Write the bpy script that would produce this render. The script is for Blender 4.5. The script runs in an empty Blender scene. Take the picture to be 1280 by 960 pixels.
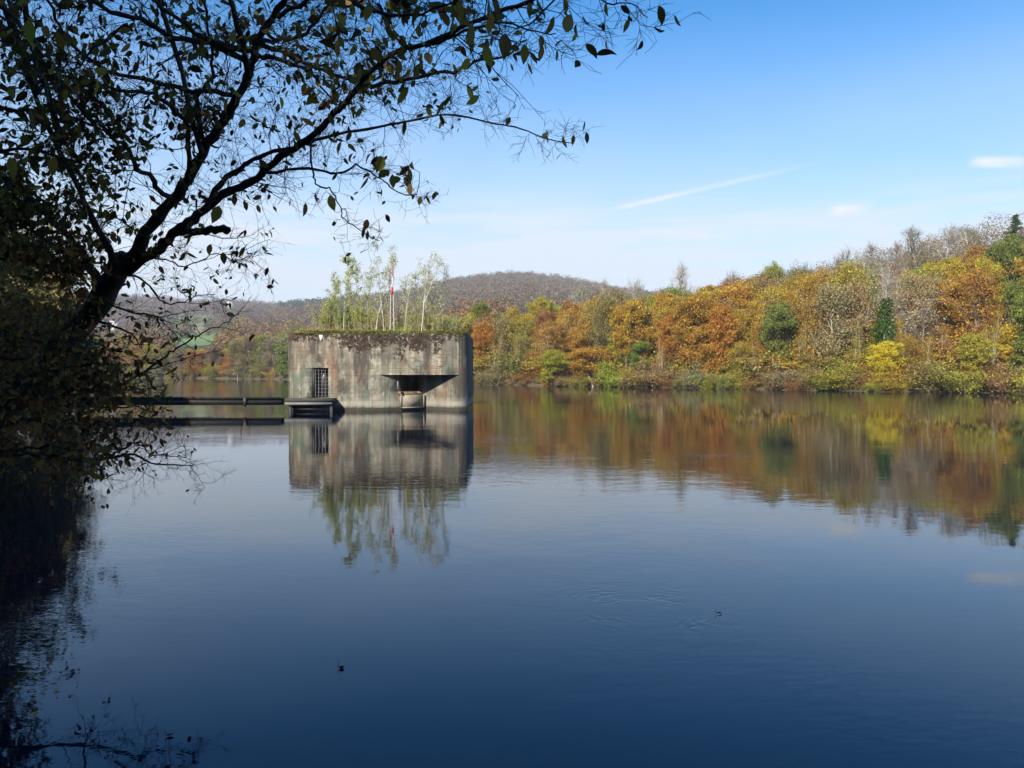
import bpy, math, random
import numpy as np
from mathutils import Vector

R = math.radians
scene = bpy.context.scene
COL = scene.collection
rng = np.random.default_rng(7)
random.seed(7)

# ------------------------------------------------------------------ camera model
F, CX, CY, HCAM, HOR = 995.0, 640.0, 480.0, 2.7, 463.0
TH = math.atan((CY - HOR) / F)
FWD = np.array([0, math.cos(TH), -math.sin(TH)])
UP = np.array([0, math.sin(TH), math.cos(TH)])


def ray(px, py):
    return np.array([(px - CX) / F, 0, 0]) - (py - CY) / F * UP + FWD


def at(px, py, D):
    d = ray(px, py)
    p = d * (D / d[1])
    return p + np.array([0, 0, HCAM])


def zat(py, D):
    return at(CX, py, D)[2]


def lerp_table(tab, x):
    a = np.array(tab, float)
    return np.interp(x, a[:, 0], a[:, 1])


def smooth(a, b, x):
    t = np.clip((np.asarray(x, float) - a) / (b - a), 0, 1)
    return t * t * (3 - 2 * t)


# ------------------------------------------------------------------ mesh helpers
class Geo:
    def __init__(self):
        self.v, self.f3, self.f4, self.t, self.n = [], [], [], [], 0

    def add(self, V, f, tone=None):
        V = np.asarray(V, float).reshape(-1, 3)
        f = np.asarray(f, int)
        (self.f3 if f.shape[1] == 3 else self.f4).append(f + self.n)
        self.v.append(V)
        self.t.append(np.full((len(V), 3), .5) if tone is None else np.asarray(tone, float))
        self.n += len(V)
        return self

    def quadadd(self, p):            # p: 4 points
        return self.add(p, [[0, 1, 2, 3]])

    def box(self, lo, hi):
        x0, y0, z0 = lo
        x1, y1, z1 = hi
        V = [(x0, y0, z0), (x1, y0, z0), (x1, y1, z0), (x0, y1, z0),
             (x0, y0, z1), (x1, y0, z1), (x1, y1, z1), (x0, y1, z1)]
        return self.add(V, [[0, 3, 2, 1], [4, 5, 6, 7], [0, 1, 5, 4], [1, 2, 6, 5], [2, 3, 7, 6], [3, 0, 4, 7]])

    def tubes(self, P, Rd, sides=5, tone=None):
        P = np.asarray(P, float)
        if P.ndim == 2:
            P = P[None]
        Rd = np.asarray(Rd, float)
        if Rd.ndim == 1:
            Rd = Rd[None]
        m, n, _ = P.shape
        T = np.gradient(P, axis=1)
        T /= np.linalg.norm(T, axis=2, keepdims=True) + 1e-9
        ref = np.where(np.abs(T[:, :1, 2:3]) > .75, np.array([1., .2, 0]), np.array([.1, .2, 1.]))
        A = np.cross(T, np.broadcast_to(ref, T.shape))
        A /= np.linalg.norm(A, axis=2, keepdims=True) + 1e-9
        B = np.cross(T, A)
        ang = np.arange(sides) * 2 * math.pi / sides
        V = (P[:, :, None] + Rd[:, :, None, None] * (A[:, :, None] * np.cos(ang)[:, None] + B[:, :, None] * np.sin(ang)[:, None]))
        i = np.arange(m)[:, None, None]
        j = np.arange(n - 1)[None, :, None]
        k = np.arange(sides)[None, None, :]
        k2 = (k + 1) % sides
        base = i * n * sides
        f = np.stack([base + j * sides + k, base + j * sides + k2, base + (j + 1) * sides + k2, base + (j + 1) * sides + k], -1).reshape(-1, 4)
        tn = None
        if tone is not None:
            tn = np.repeat(np.asarray(tone).reshape(m, 3), n * sides, axis=0)
        return self.add(V.reshape(-1, 3), f, tn)


def mesh_of(name, g, mat, smooth_shade=False):
    me = bpy.data.meshes.new(name)
    V = np.concatenate(g.v) if g.v else np.zeros((0, 3))
    f3 = np.concatenate(g.f3) if g.f3 else np.zeros((0, 3), int)
    f4 = np.concatenate(g.f4) if g.f4 else np.zeros((0, 4), int)
    me.vertices.add(len(V))
    me.vertices.foreach_set('co', V.astype(np.float32).ravel())
    nl = f3.size + f4.size
    me.loops.add(nl)
    me.loops.foreach_set('vertex_index', np.concatenate([f3.ravel(), f4.ravel()]).astype(np.int32))
    npoly = len(f3) + len(f4)
    me.polygons.add(npoly)
    starts = np.concatenate([np.arange(len(f3)) * 3, f3.size + np.arange(len(f4)) * 4]).astype(np.int32)
    me.polygons.foreach_set('loop_start', starts)
    if smooth_shade:
        me.polygons.foreach_set('use_smooth', np.ones(npoly, bool))
    at_ = me.attributes.new('tone', 'FLOAT_COLOR', 'POINT')
    T = np.concatenate(g.t) if g.t else np.zeros((0, 3))
    at_.data.foreach_set('color', np.concatenate([T, np.ones((len(T), 1))], 1).astype(np.float32).ravel())
    me.update(calc_edges=True)
    me.validate()
    if mat:
        me.materials.append(mat)
    return me


def obj(name, g, mat, parent=None, smooth_shade=False, color=None, loc=None):
    me = mesh_of(name, g, mat, smooth_shade) if isinstance(g, Geo) else g
    o = bpy.data.objects.new(name, me)
    COL.objects.link(o)
    if parent:
        o.parent = parent
    if loc is not None:
        o.location = loc
    if color is not None:
        o.color = (*color, 1)
    return o


def tag(o, label=None, cat=None, group=None, kind=None):
    if label:
        o['label'] = label
    if cat:
        o['category'] = cat
    if group:
        o['group'] = group
    if kind:
        o['kind'] = kind
    return o


def empty(name, loc, rz=0.0):
    o = bpy.data.objects.new(name, None)
    o.empty_display_size = .3
    COL.objects.link(o)
    o.location = loc
    o.rotation_euler = (0, 0, rz)
    return o


def unit(v):
    return v / (np.linalg.norm(v, axis=-1, keepdims=True) + 1e-9)


def randdir(n, r=None):
    return unit((r or rng).normal(size=(n, 3)))


def wander(r, base, d, L, n=4, wob=.2, up=0.0):
    """batch of wandering polylines"""
    m = len(base)
    P = np.zeros((m, n, 3))
    P[:, 0] = base
    d = unit(np.array(d, float))
    step = (np.asarray(L) / (n - 1))[:, None]
    for k in range(1, n):
        d = unit(d + r.normal(size=(m, 3)) * wob + np.array([0, 0, up]))
        P[:, k] = P[:, k - 1] + d * step
    return P


def on_lines(r, P, k, t0=.2, t1=1.0):
    """k samples on each of the polylines: points, tangents, parameters"""
    m, n, _ = P.shape
    t = r.uniform(t0, t1, size=(m, k)) * (n - 1)
    i = np.clip(t.astype(int), 0, n - 2)
    fr = (t - i)[..., None]
    mi = np.arange(m)[:, None]
    a, b = P[mi, i], P[mi, i + 1]
    pos = a + (b - a) * fr
    return pos.reshape(-1, 3), unit(b - a).reshape(-1, 3), (t / (n - 1)).reshape(-1), np.repeat(np.arange(m), k)


def side_dirs(r, T, a0=35, a1=65):
    p = unit(np.cross(T, randdir(len(T), r)))
    a = np.radians(r.uniform(a0, a1, size=(len(T), 1)))
    return T * np.cos(a) + p * np.sin(a)


def diamonds(g, r, C, s, tone, flat=.0, asp=.62):
    """leaf spray faces: one rhombus each"""
    n = len(C)
    N = unit(randdir(n, r) + np.array([0, 0, flat]))
    U = unit(np.cross(N, randdir(n, r)))
    W = np.cross(N, U)
    s = np.asarray(s).reshape(-1, 1)
    V = np.stack([C - U * s, C - W * s * asp, C + U * s, C + W * s * asp], 1)
    f = np.arange(4 * n).reshape(n, 4)
    g.add(V.reshape(-1, 3), f, np.repeat(tone, 4, axis=0))


LEAF = np.array([(0, 0, 0), (.28, -.19, .035), (.28, 0, 0), (.28, .19, .035), (.66, -.2, .02), (.66, 0, -.03), (.66, .2, .02), (1, 0, -.10)])
LEAF_F = np.array([(0, 2, 1), (0, 3, 2), (1, 2, 5), (1, 5, 4), (2, 3, 6), (2, 6, 5), (4, 5, 7), (5, 6, 7)])


_st = ((.14, .125, .03, -.002), (.34, .205, .04, -.008), (.58, .20, .03, -.025), (.80, .115, .0, -.05))
FINE = np.array([(0, 0, 0)] + [p for x, w_, zs, zm in _st for p in ((x, -w_, zs), (x, 0, zm), (x, w_, zs))] + [(1, 0, -.10)])
FINE_F = [(0, 2, 1), (0, 3, 2)]
for _k in range(3):
    _a = 1 + 3 * _k
    FINE_F += [(_a, _a + 1, _a + 4), (_a, _a + 4, _a + 3), (_a + 1, _a + 2, _a + 5), (_a + 1, _a + 5, _a + 4)]
FINE_F = np.array(FINE_F + [(10, 11, 13), (11, 12, 13)])


def leaves(g, r, base, d, L, tone, LEAF=LEAF, LEAF_F=LEAF_F):
    """real leaf blades, pointed and folded along the midrib"""
    n = len(base)
    d = unit(d)
    S = unit(np.cross(d, randdir(n, r)))
    N = np.cross(S, d)
    L = np.asarray(L).reshape(-1, 1, 1)
    w = r.uniform(.8, 1.35, size=(n, 1, 1))
    curl = r.uniform(-1.5, 2.5, size=(n, 1, 1))
    V = base[:, None] + L * (LEAF[None, :, 0:1] * d[:, None] + LEAF[None, :, 1:2] * w * S[:, None] + LEAF[None, :, 2:3] * curl * N[:, None])
    nv = len(LEAF)
    f = (np.arange(n)[:, None, None] * nv + LEAF_F[None]).reshape(-1, 3)
    g.add(V.reshape(-1, 3), f, np.repeat(tone, nv, axis=0))


# ------------------------------------------------------------------ node helpers
class NT:
    def __init__(self, nt):
        self.nt = nt

    def n(self, typ, ins=None, **props):
        nd = self.nt.nodes.new(typ)
        for k, v in props.items():
            setattr(nd, k, v)
        for k, v in (ins or {}).items():
            self.set(nd.inputs[k], v)
        return nd

    def set(self, sock, v):
        if isinstance(v, bpy.types.NodeSocket):
            self.nt.links.new(v, sock)
        else:
            sock.default_value = v

    def math(self, op, a, b=0.0, clamp=False):
        return self.n('ShaderNodeMath', {0: a, 1: b}, operation=op, use_clamp=clamp).outputs[0]

    def mul(self, a, b): return self.math('MULTIPLY', a, b)
    def addn(self, a, b): return self.math('ADD', a, b)

    def mix(self, fac, a, b, blend='MIX'):
        nd = self.n('ShaderNodeMix', data_type='RGBA', blend_type=blend)
        self.set(nd.inputs[0], fac)
        self.set(nd.inputs[6], a)
        self.set(nd.inputs[7], b)
        return nd.outputs[2]

    def rng(self, v, a, b, c=0.0, d=1.0, smooth_=True):
        nd = self.n('ShaderNodeMapRange', interpolation_type='SMOOTHSTEP' if smooth_ else 'LINEAR')
        for i, x in enumerate((v, a, b, c, d)):
            self.set(nd.inputs[i], x)
        return nd.outputs[0]

    def noise(self, vec, scale, detail=4, rough=.55, dist=0.0):
        return self.n('ShaderNodeTexNoise', {'Vector': vec, 'Scale': scale, 'Detail': detail, 'Roughness': rough, 'Distortion': dist}).outputs[0]

    def mapping(self, vec, scale=(1, 1, 1), loc=(0, 0, 0)):
        return self.n('ShaderNodeMapping', {'Vector': vec, 'Scale': scale, 'Location': loc}).outputs[0]

    def coord(self, which='Object'):
        return self.n('ShaderNodeTexCoord').outputs[which]

    def sep(self, vec):
        return self.n('ShaderNodeSeparateXYZ', {0: vec}).outputs


def material(name):
    m = bpy.data.materials.new(name)
    m.use_nodes = True
    m.node_tree.nodes.clear()
    t = NT(m.node_tree)
    out = t.n('ShaderNodeOutputMaterial')
    return m, t, out


def c4(c): return (c[0], c[1], c[2], 1)


def simple(name, color, rough=.7, var=.25, scale=4.0, metallic=0.0, bump=.0):
    m, t, out = material(name)
    P = t.coord()
    nz = t.noise(P, scale, 5, .6)
    f = t.rng(nz, .3, .7, 1 - var, 1 + var, False)
    col = t.n('ShaderNodeHueSaturation', {'Color': c4(color), 'Value': f}).outputs[0]
    b = t.n('ShaderNodeBsdfPrincipled', {'Base Color': col, 'Roughness': rough, 'Metallic': metallic})
    if bump:
        t.set(b.inputs['Normal'], t.n('ShaderNodeBump', {'Strength': bump, 'Distance': .02, 'Height': t.noise(P, scale * 4, 6, .6)}).outputs[0])
    t.set(out.inputs[0], b.outputs[0])
    return m


def foliage_mat(name, use_object=True, transl=.35, gloss=.0, vv=.55, hv=.07):
    m, t, out = material(name)
    a = t.n('ShaderNodeAttribute', attribute_name='tone').outputs['Color']
    if use_object:
        base = t.n('ShaderNodeObjectInfo').outputs['Color']
        s = t.n('ShaderNodeSeparateColor', {0: a}).outputs
        val = t.addn(t.rng(s[0], 0, 1, 1 - vv, 1 + vv, False), t.rng(s[1], 0, 1, -.2, .2, False))
        hue = t.addn(t.rng(s[1], 0, 1, .5 - hv * .6, .5 + hv * .6, False), t.rng(s[2], 0, 1, -hv * .35, hv * .35, False))
        col = t.n('ShaderNodeHueSaturation', {'Color': base, 'Value': val, 'Hue': hue, 'Saturation': 1.0}).outputs[0]
    else:
        col = a
    d = t.n('ShaderNodeBsdfDiffuse', {'Color': col}).outputs[0]
    tr = t.n('ShaderNodeBsdfTranslucent', {'Color': col}).outputs[0]
    sh = t.n('ShaderNodeMixShader', {0: transl, 1: d, 2: tr}).outputs[0]
    if gloss:
        gl = t.n('ShaderNodeBsdfGlossy', {'Roughness': .45}).outputs[0]
        sh = t.n('ShaderNodeMixShader', {0: gloss, 1: sh, 2: gl}).outputs[0]
    t.set(out.inputs[0], sh)
    return m


def bark_mat(name):
    m, t, out = material(name)
    P = t.coord()
    base = t.n('ShaderNodeObjectInfo').outputs['Color']
    nz = t.noise(t.mapping(P, (1, 1, .25)), 9, 6, .65)
    moss = t.rng(t.noise(P, 2.3, 4), .52, .68)
    col = t.n('ShaderNodeHueSaturation', {'Color': base, 'Value': t.rng(nz, .3, .7, .5, 1.45, False)}).outputs[0]
    col = t.mix(t.mul(moss, .35), col, (.05, .06, .02, 1))
    b = t.n('ShaderNodeBsdfPrincipled', {'Base Color': col, 'Roughness': .9})
    t.set(b.inputs['Normal'], t.n('ShaderNodeBump', {'Strength': .7, 'Distance': .02, 'Height': nz}).outputs[0])
    t.set(out.inputs[0], b.outputs[0])
    return m


M_LEAF = foliage_mat('autumn_leaves', True, .35, 0, .40, .035)
M_NEAR = foliage_mat('near_leaves', True, .5, .02, .75, .07)
M_TINT = foliage_mat('wood_leaves', False, .3)
M_BARK = bark_mat('tree_bark')

# ------------------------------------------------------------------ world: sky
SUN_EL, SUN_AZ_X, SUN_AZ_Y = 33.0, -.50, -.87      # horizontal direction towards the sun
w = bpy.data.worlds.new('World')
scene.world = w
w.use_nodes = True
t = NT(w.node_tree)
w.node_tree.nodes.clear()
wout = t.n('ShaderNodeOutputWorld')
bg = t.n('ShaderNodeBackground')
sky = t.n('ShaderNodeTexSky', sky_type='NISHITA', sun_disc=False, sun_elevation=R(SUN_EL),
          sun_rotation=math.atan2(SUN_AZ_X, SUN_AZ_Y), altitude=300, air_density=1.0, dust_density=.6, ozone_density=2.6)
D = t.n('ShaderNodeTexCoord').outputs['Generated']
sx, sy, sz = t.sep(D)
el = t.math('ARCSINE', sz)
skyc = t.n('ShaderNodeHueSaturation', {'Color': sky.outputs[0], 'Saturation': 1.42, 'Value': 1.0, 'Hue': .499}).outputs[0]
# thin high veil, thicker towards the horizon
flatv = t.n('ShaderNodeCombineXYZ', {0: t.math('ARCTAN2', sx, sy), 1: t.mul(el, 3.2), 2: 0.0}).outputs[0]
n1 = t.noise(flatv, 2.2, 5, .5, .4)
n2 = t.noise(t.mapping(flatv, (2.0, 6.0, 1)), 2.6, 6, .55, .3)
veil_el = t.rng(el, R(3), R(24), 1.0, 0.0)
veil = t.mul(t.math('POWER', veil_el, .75), t.rng(n1, .25, .75, .7, 1.2))
band = t.mul(t.rng(el, R(7.5), R(14), 1.0, 0.0), t.rng(n2, .36, .62, .25, 1.0))
cloudfac = t.math('MINIMUM', t.addn(t.mul(veil, .74), t.mul(band, .58)), .96)
CLOUD = (3.9, 4.38, 4.95, 1)
skyc = t.mix(cloudfac, skyc, CLOUD)


def sky_frame(px, py, px2, py2):
    a, b = unit(ray(px, py)), unit(ray(px2, py2))
    c = unit(a + b)
    tn = unit(b - a)
    n = unit(np.cross(c, tn))
    return c, tn, n, float(np.dot(b - a, tn)) / 2


def dot(vec):
    return t.n('ShaderNodeVectorMath', {0: D, 1: tuple(vec)}, operation='DOT_PRODUCT').outputs['Value']


def streak(px, py, px2, py2, half, strength, asym=(0, 1), nscale=14.0):
    c, tn, n, hl = sky_frame(px, py, px2, py2)
    u = t.math('DIVIDE', dot(tn), hl)
    v = t.math('ABSOLUTE', t.math('DIVIDE', dot(n), half))
    wob = t.rng(t.noise(flatv, nscale, 5, .6), .3, .7, .55, 1.25)
    mask = t.mul(t.rng(v, .1, 1.0, 1, 0), t.mul(t.rng(u, -1.0, -.85 + asym[0], 0, 1), t.rng(u, asym[1] - .9, 1.0, 1, 0, True)))
    front = t.rng(dot(c), 0, .1)
    return t.mul(t.mul(mask, front), t.mul(wob, strength))


m_trail = streak(755, 264, 1080, 190, .0046, .75, (0.1, .0))
m_c1 = streak(1030, 265, 1104, 257, .010, 1.0, (.4, .5), 30)
m_c2 = streak(1205, 202, 1330, 204, .0085, 1.0, (.3, .5), 30)
m_c3 = streak(765, 290, 1130, 296, .012, .22, (.5, .5), 20)
for mk in (m_trail, m_c1, m_c2, m_c3):
    skyc = t.mix(mk, skyc, (4.55, 4.7, 4.9, 1))
t.set(bg.inputs[0], skyc)
bg.inputs[1].default_value = .132
t.set(wout.inputs[0], bg.outputs[0])

sun = bpy.data.lights.new('sun', 'SUN')
sun.energy = 5.0
sun.angle = R(.5)
sun.color = (1, .91, .77)
so = bpy.data.objects.new('sun', sun)
COL.objects.link(so)
tosun = Vector((SUN_AZ_X, SUN_AZ_Y, math.tan(R(SUN_EL)) * math.hypot(SUN_AZ_X, SUN_AZ_Y))).normalized()
so.rotation_euler = tosun.to_track_quat('Z', 'Y').to_euler()
so.location = (-40, -60, 90)

# ------------------------------------------------------------------ terrain
D0_T = [(-900, 230), (-300, 260), (0, 285), (150, 285), (230, 270), (330, 245), (420, 205), (520, 165), (600, 147), (680, 138), (750, 131), (900, 117), (1000, 108),
        (1100, 101), (1280, 93), (1500, 82), (1800, 70), (2300, 62)]
YG_T = [(-900, 457), (0, 457), (200, 455), (420, 452), (600, 440), (700, 424), (760, 408), (850, 394), (950, 378), (1060, 352), (1130, 331), (1200, 312),
        (1280, 294), (1500, 250), (1800, 230), (2300, 215)]
YF_T = [(-900, 345), (0, 370), (200, 381), (240, 386), (290, 384), (340, 388), (380, 384), (440, 379), (507, 371), (564, 357), (600, 353), (640, 351),
        (700, 356), (740, 363), (800, 374), (900, 390), (1100, 400), (1400, 390), (2300, 360)]
DF = 1250.0


def shoreD(px):
    return lerp_table(D0_T, px) + 1.2 * np.sin(np.asarray(px) * .061) + .7 * np.sin(np.asarray(px) * .17 + 1)


def ground_z(px, Dq):
    px = np.asarray(px, float)
    Dq = np.asarray(Dq, float)
    d0 = shoreD(px)
    q = Dq - d0
    z = np.where(q < 0, np.maximum(q * .35, -2.0), .45 * smooth(0, 2.0, q) + .65 * smooth(2, 8, q))
    Dn = d0 + 125
    hn = (HOR - lerp_table(YG_T, px)) / F * Dn + HCAM - 1.1
    z = z + hn * np.clip((q - 3) / 122, 0, 1.0) ** .95
    hf = (HOR - lerp_table(YF_T, px)) / F * DF + HCAM
    tt = np.clip((Dq - d0 - 140) / (DF - d0 - 140), 0, 1)
    zf = hf * (tt ** 1.05)
    zn_after = z - (hn * .35) * smooth(d0 + 125, d0 + 420, Dq)
    und = 1.0 * np.sin(px * .021 + Dq * .013) * np.sin(Dq * .021 + px * .007) * np.clip(q / 80, 0, 4)
    z = np.where(tt > 0, np.maximum(zn_after, 0) * (1 - tt) + np.maximum(zf, 0), z) + und
    return np.where(Dq > DF, z - (Dq - DF) * .02, z)


pxs = np.arange(-900, 2301, 10.0)
offs = np.concatenate([[-14, -5, -1.5, 0, .6, 1.4, 2.5, 4, 6, 9, 13, 18, 24, 31, 40, 50, 62, 76, 92, 108, 125, 140, 165, 200]])
rest = np.linspace(0, 1, 34)
g = Geo()
d0 = shoreD(pxs)
Dm = np.concatenate([d0[None] + offs[:, None], (d0[None] + 200) + rest[1:, None] ** 1.2 * (2600 - d0[None] - 200)], 0)
nr, nc = Dm.shape
PX = np.broadcast_to(pxs, Dm.shape)
V = np.stack([(PX - CX) / F * Dm, Dm, ground_z(PX, Dm)], -1)
ii = np.arange(nr - 1)[:, None] * nc + np.arange(nc - 1)[None]
f = np.stack([ii, ii + 1, ii + nc + 1, ii + nc], -1).reshape(-1, 4)
g.add(V.reshape(-1, 3), f)


def soil_mat(name, c1, c2, c3, s=.2):
    m, t, out = material(name)
    P = t.coord()
    a = t.noise(P, s, 6, .6)
    b = t.noise(P, s * 14, 5, .65)
    col = t.mix(t.rng(a, .35, .65), c4(c1), c4(c2))
    col = t.mix(t.rng(b, .4, .7), col, c4(c3))
    p = t.n('ShaderNodeBsdfPrincipled', {'Base Color': col, 'Roughness': .95})
    t.set(p.inputs['Normal'], t.n('ShaderNodeBump', {'Strength': .8, 'Distance': .15, 'Height': b}).outputs[0])
    t.set(out.inputs[0], p.outputs[0])
    return m


M_SOIL = soil_mat('leaf_litter_soil', (.10, .07, .04), (.075, .07, .03), (.13, .09, .05))
M_BANK = soil_mat('near_bank_soil', (.05, .04, .022), (.04, .045, .02), (.07, .05, .03), .8)
tag(obj('hills', g, M_SOIL, smooth_shade=True), kind='structure')

# meadow clearing on the far slope
g = Geo()
mp = np.arange(206, 289, 4.0)
md = np.linspace(540, 1000, 24)
MP, MD = np.meshgrid(mp, md)
V = np.stack([(MP - CX) / F * MD, MD, ground_z(MP, MD) + .9], -1)
n_ = len(mp)
ii = np.arange(len(md) - 1)[:, None] * n_ + np.arange(n_ - 1)[None]
g.add(V.reshape(-1, 3), np.stack([ii, ii + 1, ii + n_ + 1, ii + n_], -1).reshape(-1, 4))
m, t, out = material('meadow_grass')
P = t.coord()
yy = t.sep(P)[1]
col = t.mix(t.rng(t.noise(P, .02, 4), .4, .6), (.085, .15, .035, 1), (.12, .19, .05, 1))
strip = t.mul(t.rng(yy, 728, 734), t.rng(yy, 782, 788, 1, 0))
col = t.mix(t.mul(strip, .8), col, (.26, .21, .11, 1))
t.set(out.inputs[0], t.n('ShaderNodeBsdfPrincipled', {'Base Color': col, 'Roughness': .95}).outputs[0])
tag(obj('meadow', g, m, smooth_shade=True), kind='structure')

# near bank: land behind and left of the camera, rising to a wooded hillside
SH = np.array([(90, -14), (40, -4), (15, .5), (3, 1.5), (-3, 2.4), (-7.2, 8), (-11.5, 15), (-16.5, 23), (-22.5, 33), (-28.6, 44), (-30.5, 54), (-34, 63), (-60, 76), (-120, 86), (-260, 92), (-420, 96)], float)


def bank_dist(x, y):
    """positive inland"""
    p = np.stack([x, y], -1)
    best = np.full(x.shape, 1e9)
    sgn = np.ones(x.shape)
    for a, b in zip(SH[:-1], SH[1:]):
        ab = b - a
        tt = np.clip(((p - a) @ ab) / (ab @ ab), 0, 1)
        q = a + tt[..., None] * ab
        d = np.linalg.norm(p - q, axis=-1)
        cr = ab[0] * (p[..., 1] - a[1]) - ab[1] * (p[..., 0] - a[0])
        upd = d < best
        best = np.where(upd, d, best)
        sgn = np.where(upd, np.where(cr > 0, 1, -1), sgn)
    return best * sgn


def near_z(x, y):
    x = np.asarray(x, float)
    y = np.asarray(y, float)
    d = bank_dist(x, y)
    z = np.where(d < 0, d * .5, 1.0 * smooth(0, 1.6, d) + np.clip(d - 2, 0, 10) * .12 + np.clip(d - 9, 0, 30) * .48 + .25 * np.sin(x * .7) * np.sin(y * .9) * smooth(0, 3, d))
    return np.clip(z, -2.5, 18)


gx = np.concatenate([np.linspace(-300, -60, 34), np.linspace(-58, 14, 145), np.linspace(16, 92, 40)])
gy = np.concatenate([np.linspace(-90, -12, 40), np.linspace(-11, 66, 155), np.linspace(67, 100, 40)])
GX, GY = np.meshgrid(gx, gy)
GZ = near_z(GX, GY)
nx = len(gx)
ii = (np.arange(len(gy) - 1)[:, None] * nx + np.arange(nx - 1)[None])
f = np.stack([ii, ii + 1, ii + nx + 1, ii + nx], -1).reshape(-1, 4)
keep = GZ.ravel()[f].max(1) > -2.2
g = Geo().add(np.stack([GX, GY, GZ], -1).reshape(-1, 3), f[keep])
tag(obj('river_bank', g, M_BANK, smooth_shade=True), kind='structure')

# ------------------------------------------------------------------ river
g = Geo()
g.quadadd([(-700, -60, 0), (700, -60, 0), (700, 420, 0), (-700, 420, 0)])
m, t, out = material('river_water')
P = t.coord()
patch = t.noise(t.mapping(P, (.05, .035, 1)), 1.0, 3, .5, .6)
amp = t.rng(patch, .38, .62, .22, 1.45)
rip = t.noise(t.mapping(P, (1.6, 2.6, 1)), 1.0, 3, .5, .4)
fine = t.noise(t.mapping(P, (5.5, 9, 1)), 1.0, 2, .5, .5)
swell = t.noise(t.mapping(P, (.22, .34, 1)), 1.0, 2, .5, .2)
h = t.addn(t.addn(t.mul(rip, .0038), t.mul(fine, t.rng(t.noise(t.mapping(P, (.16, .10, 1), (3, 7, 0)), 1.0, 3), .4, .62, .0006, .0025))), t.mul(swell, .011))
# a faint eddy line where the current boils up
eddy = at(880, 800, 7.6)
ex, ey, ez = t.sep(P)
dx = t.math('SUBTRACT', ex, float(eddy[0]) - .4)
dy = t.math('SUBTRACT', ey, float(eddy[1]) + 1.2)
dd = t.math('SQRT', t.addn(t.mul(dx, dx), t.mul(t.mul(dy, dy), .7)))
rings = t.math('SINE', t.addn(t.mul(dd, 42.0), t.mul(t.noise(P, 2.4, 4), 30.0)))
rings = t.mul(t.mul(rings, .0007), t.mul(t.rng(dd, .15, 1.6, 1, 0), t.rng(t.noise(P, 1.2, 3), .45, .62)))
h = t.addn(t.mul(h, amp), rings)
bmp = t.n('ShaderNodeBump', {'Strength': 1.0, 'Distance': 1.0, 'Height': h})
b = t.n('ShaderNodeBsdfPrincipled', {'Base Color': (.0015, .006, .019, 1), 'Roughness': .02, 'Specular Tint': (.35, .72, 1, 1), 'IOR': 1.42, 'Normal': bmp.outputs[0]})
t.set(out.inputs[0], b.outputs[0])
tag(obj('river', g, m), kind='structure')

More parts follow.
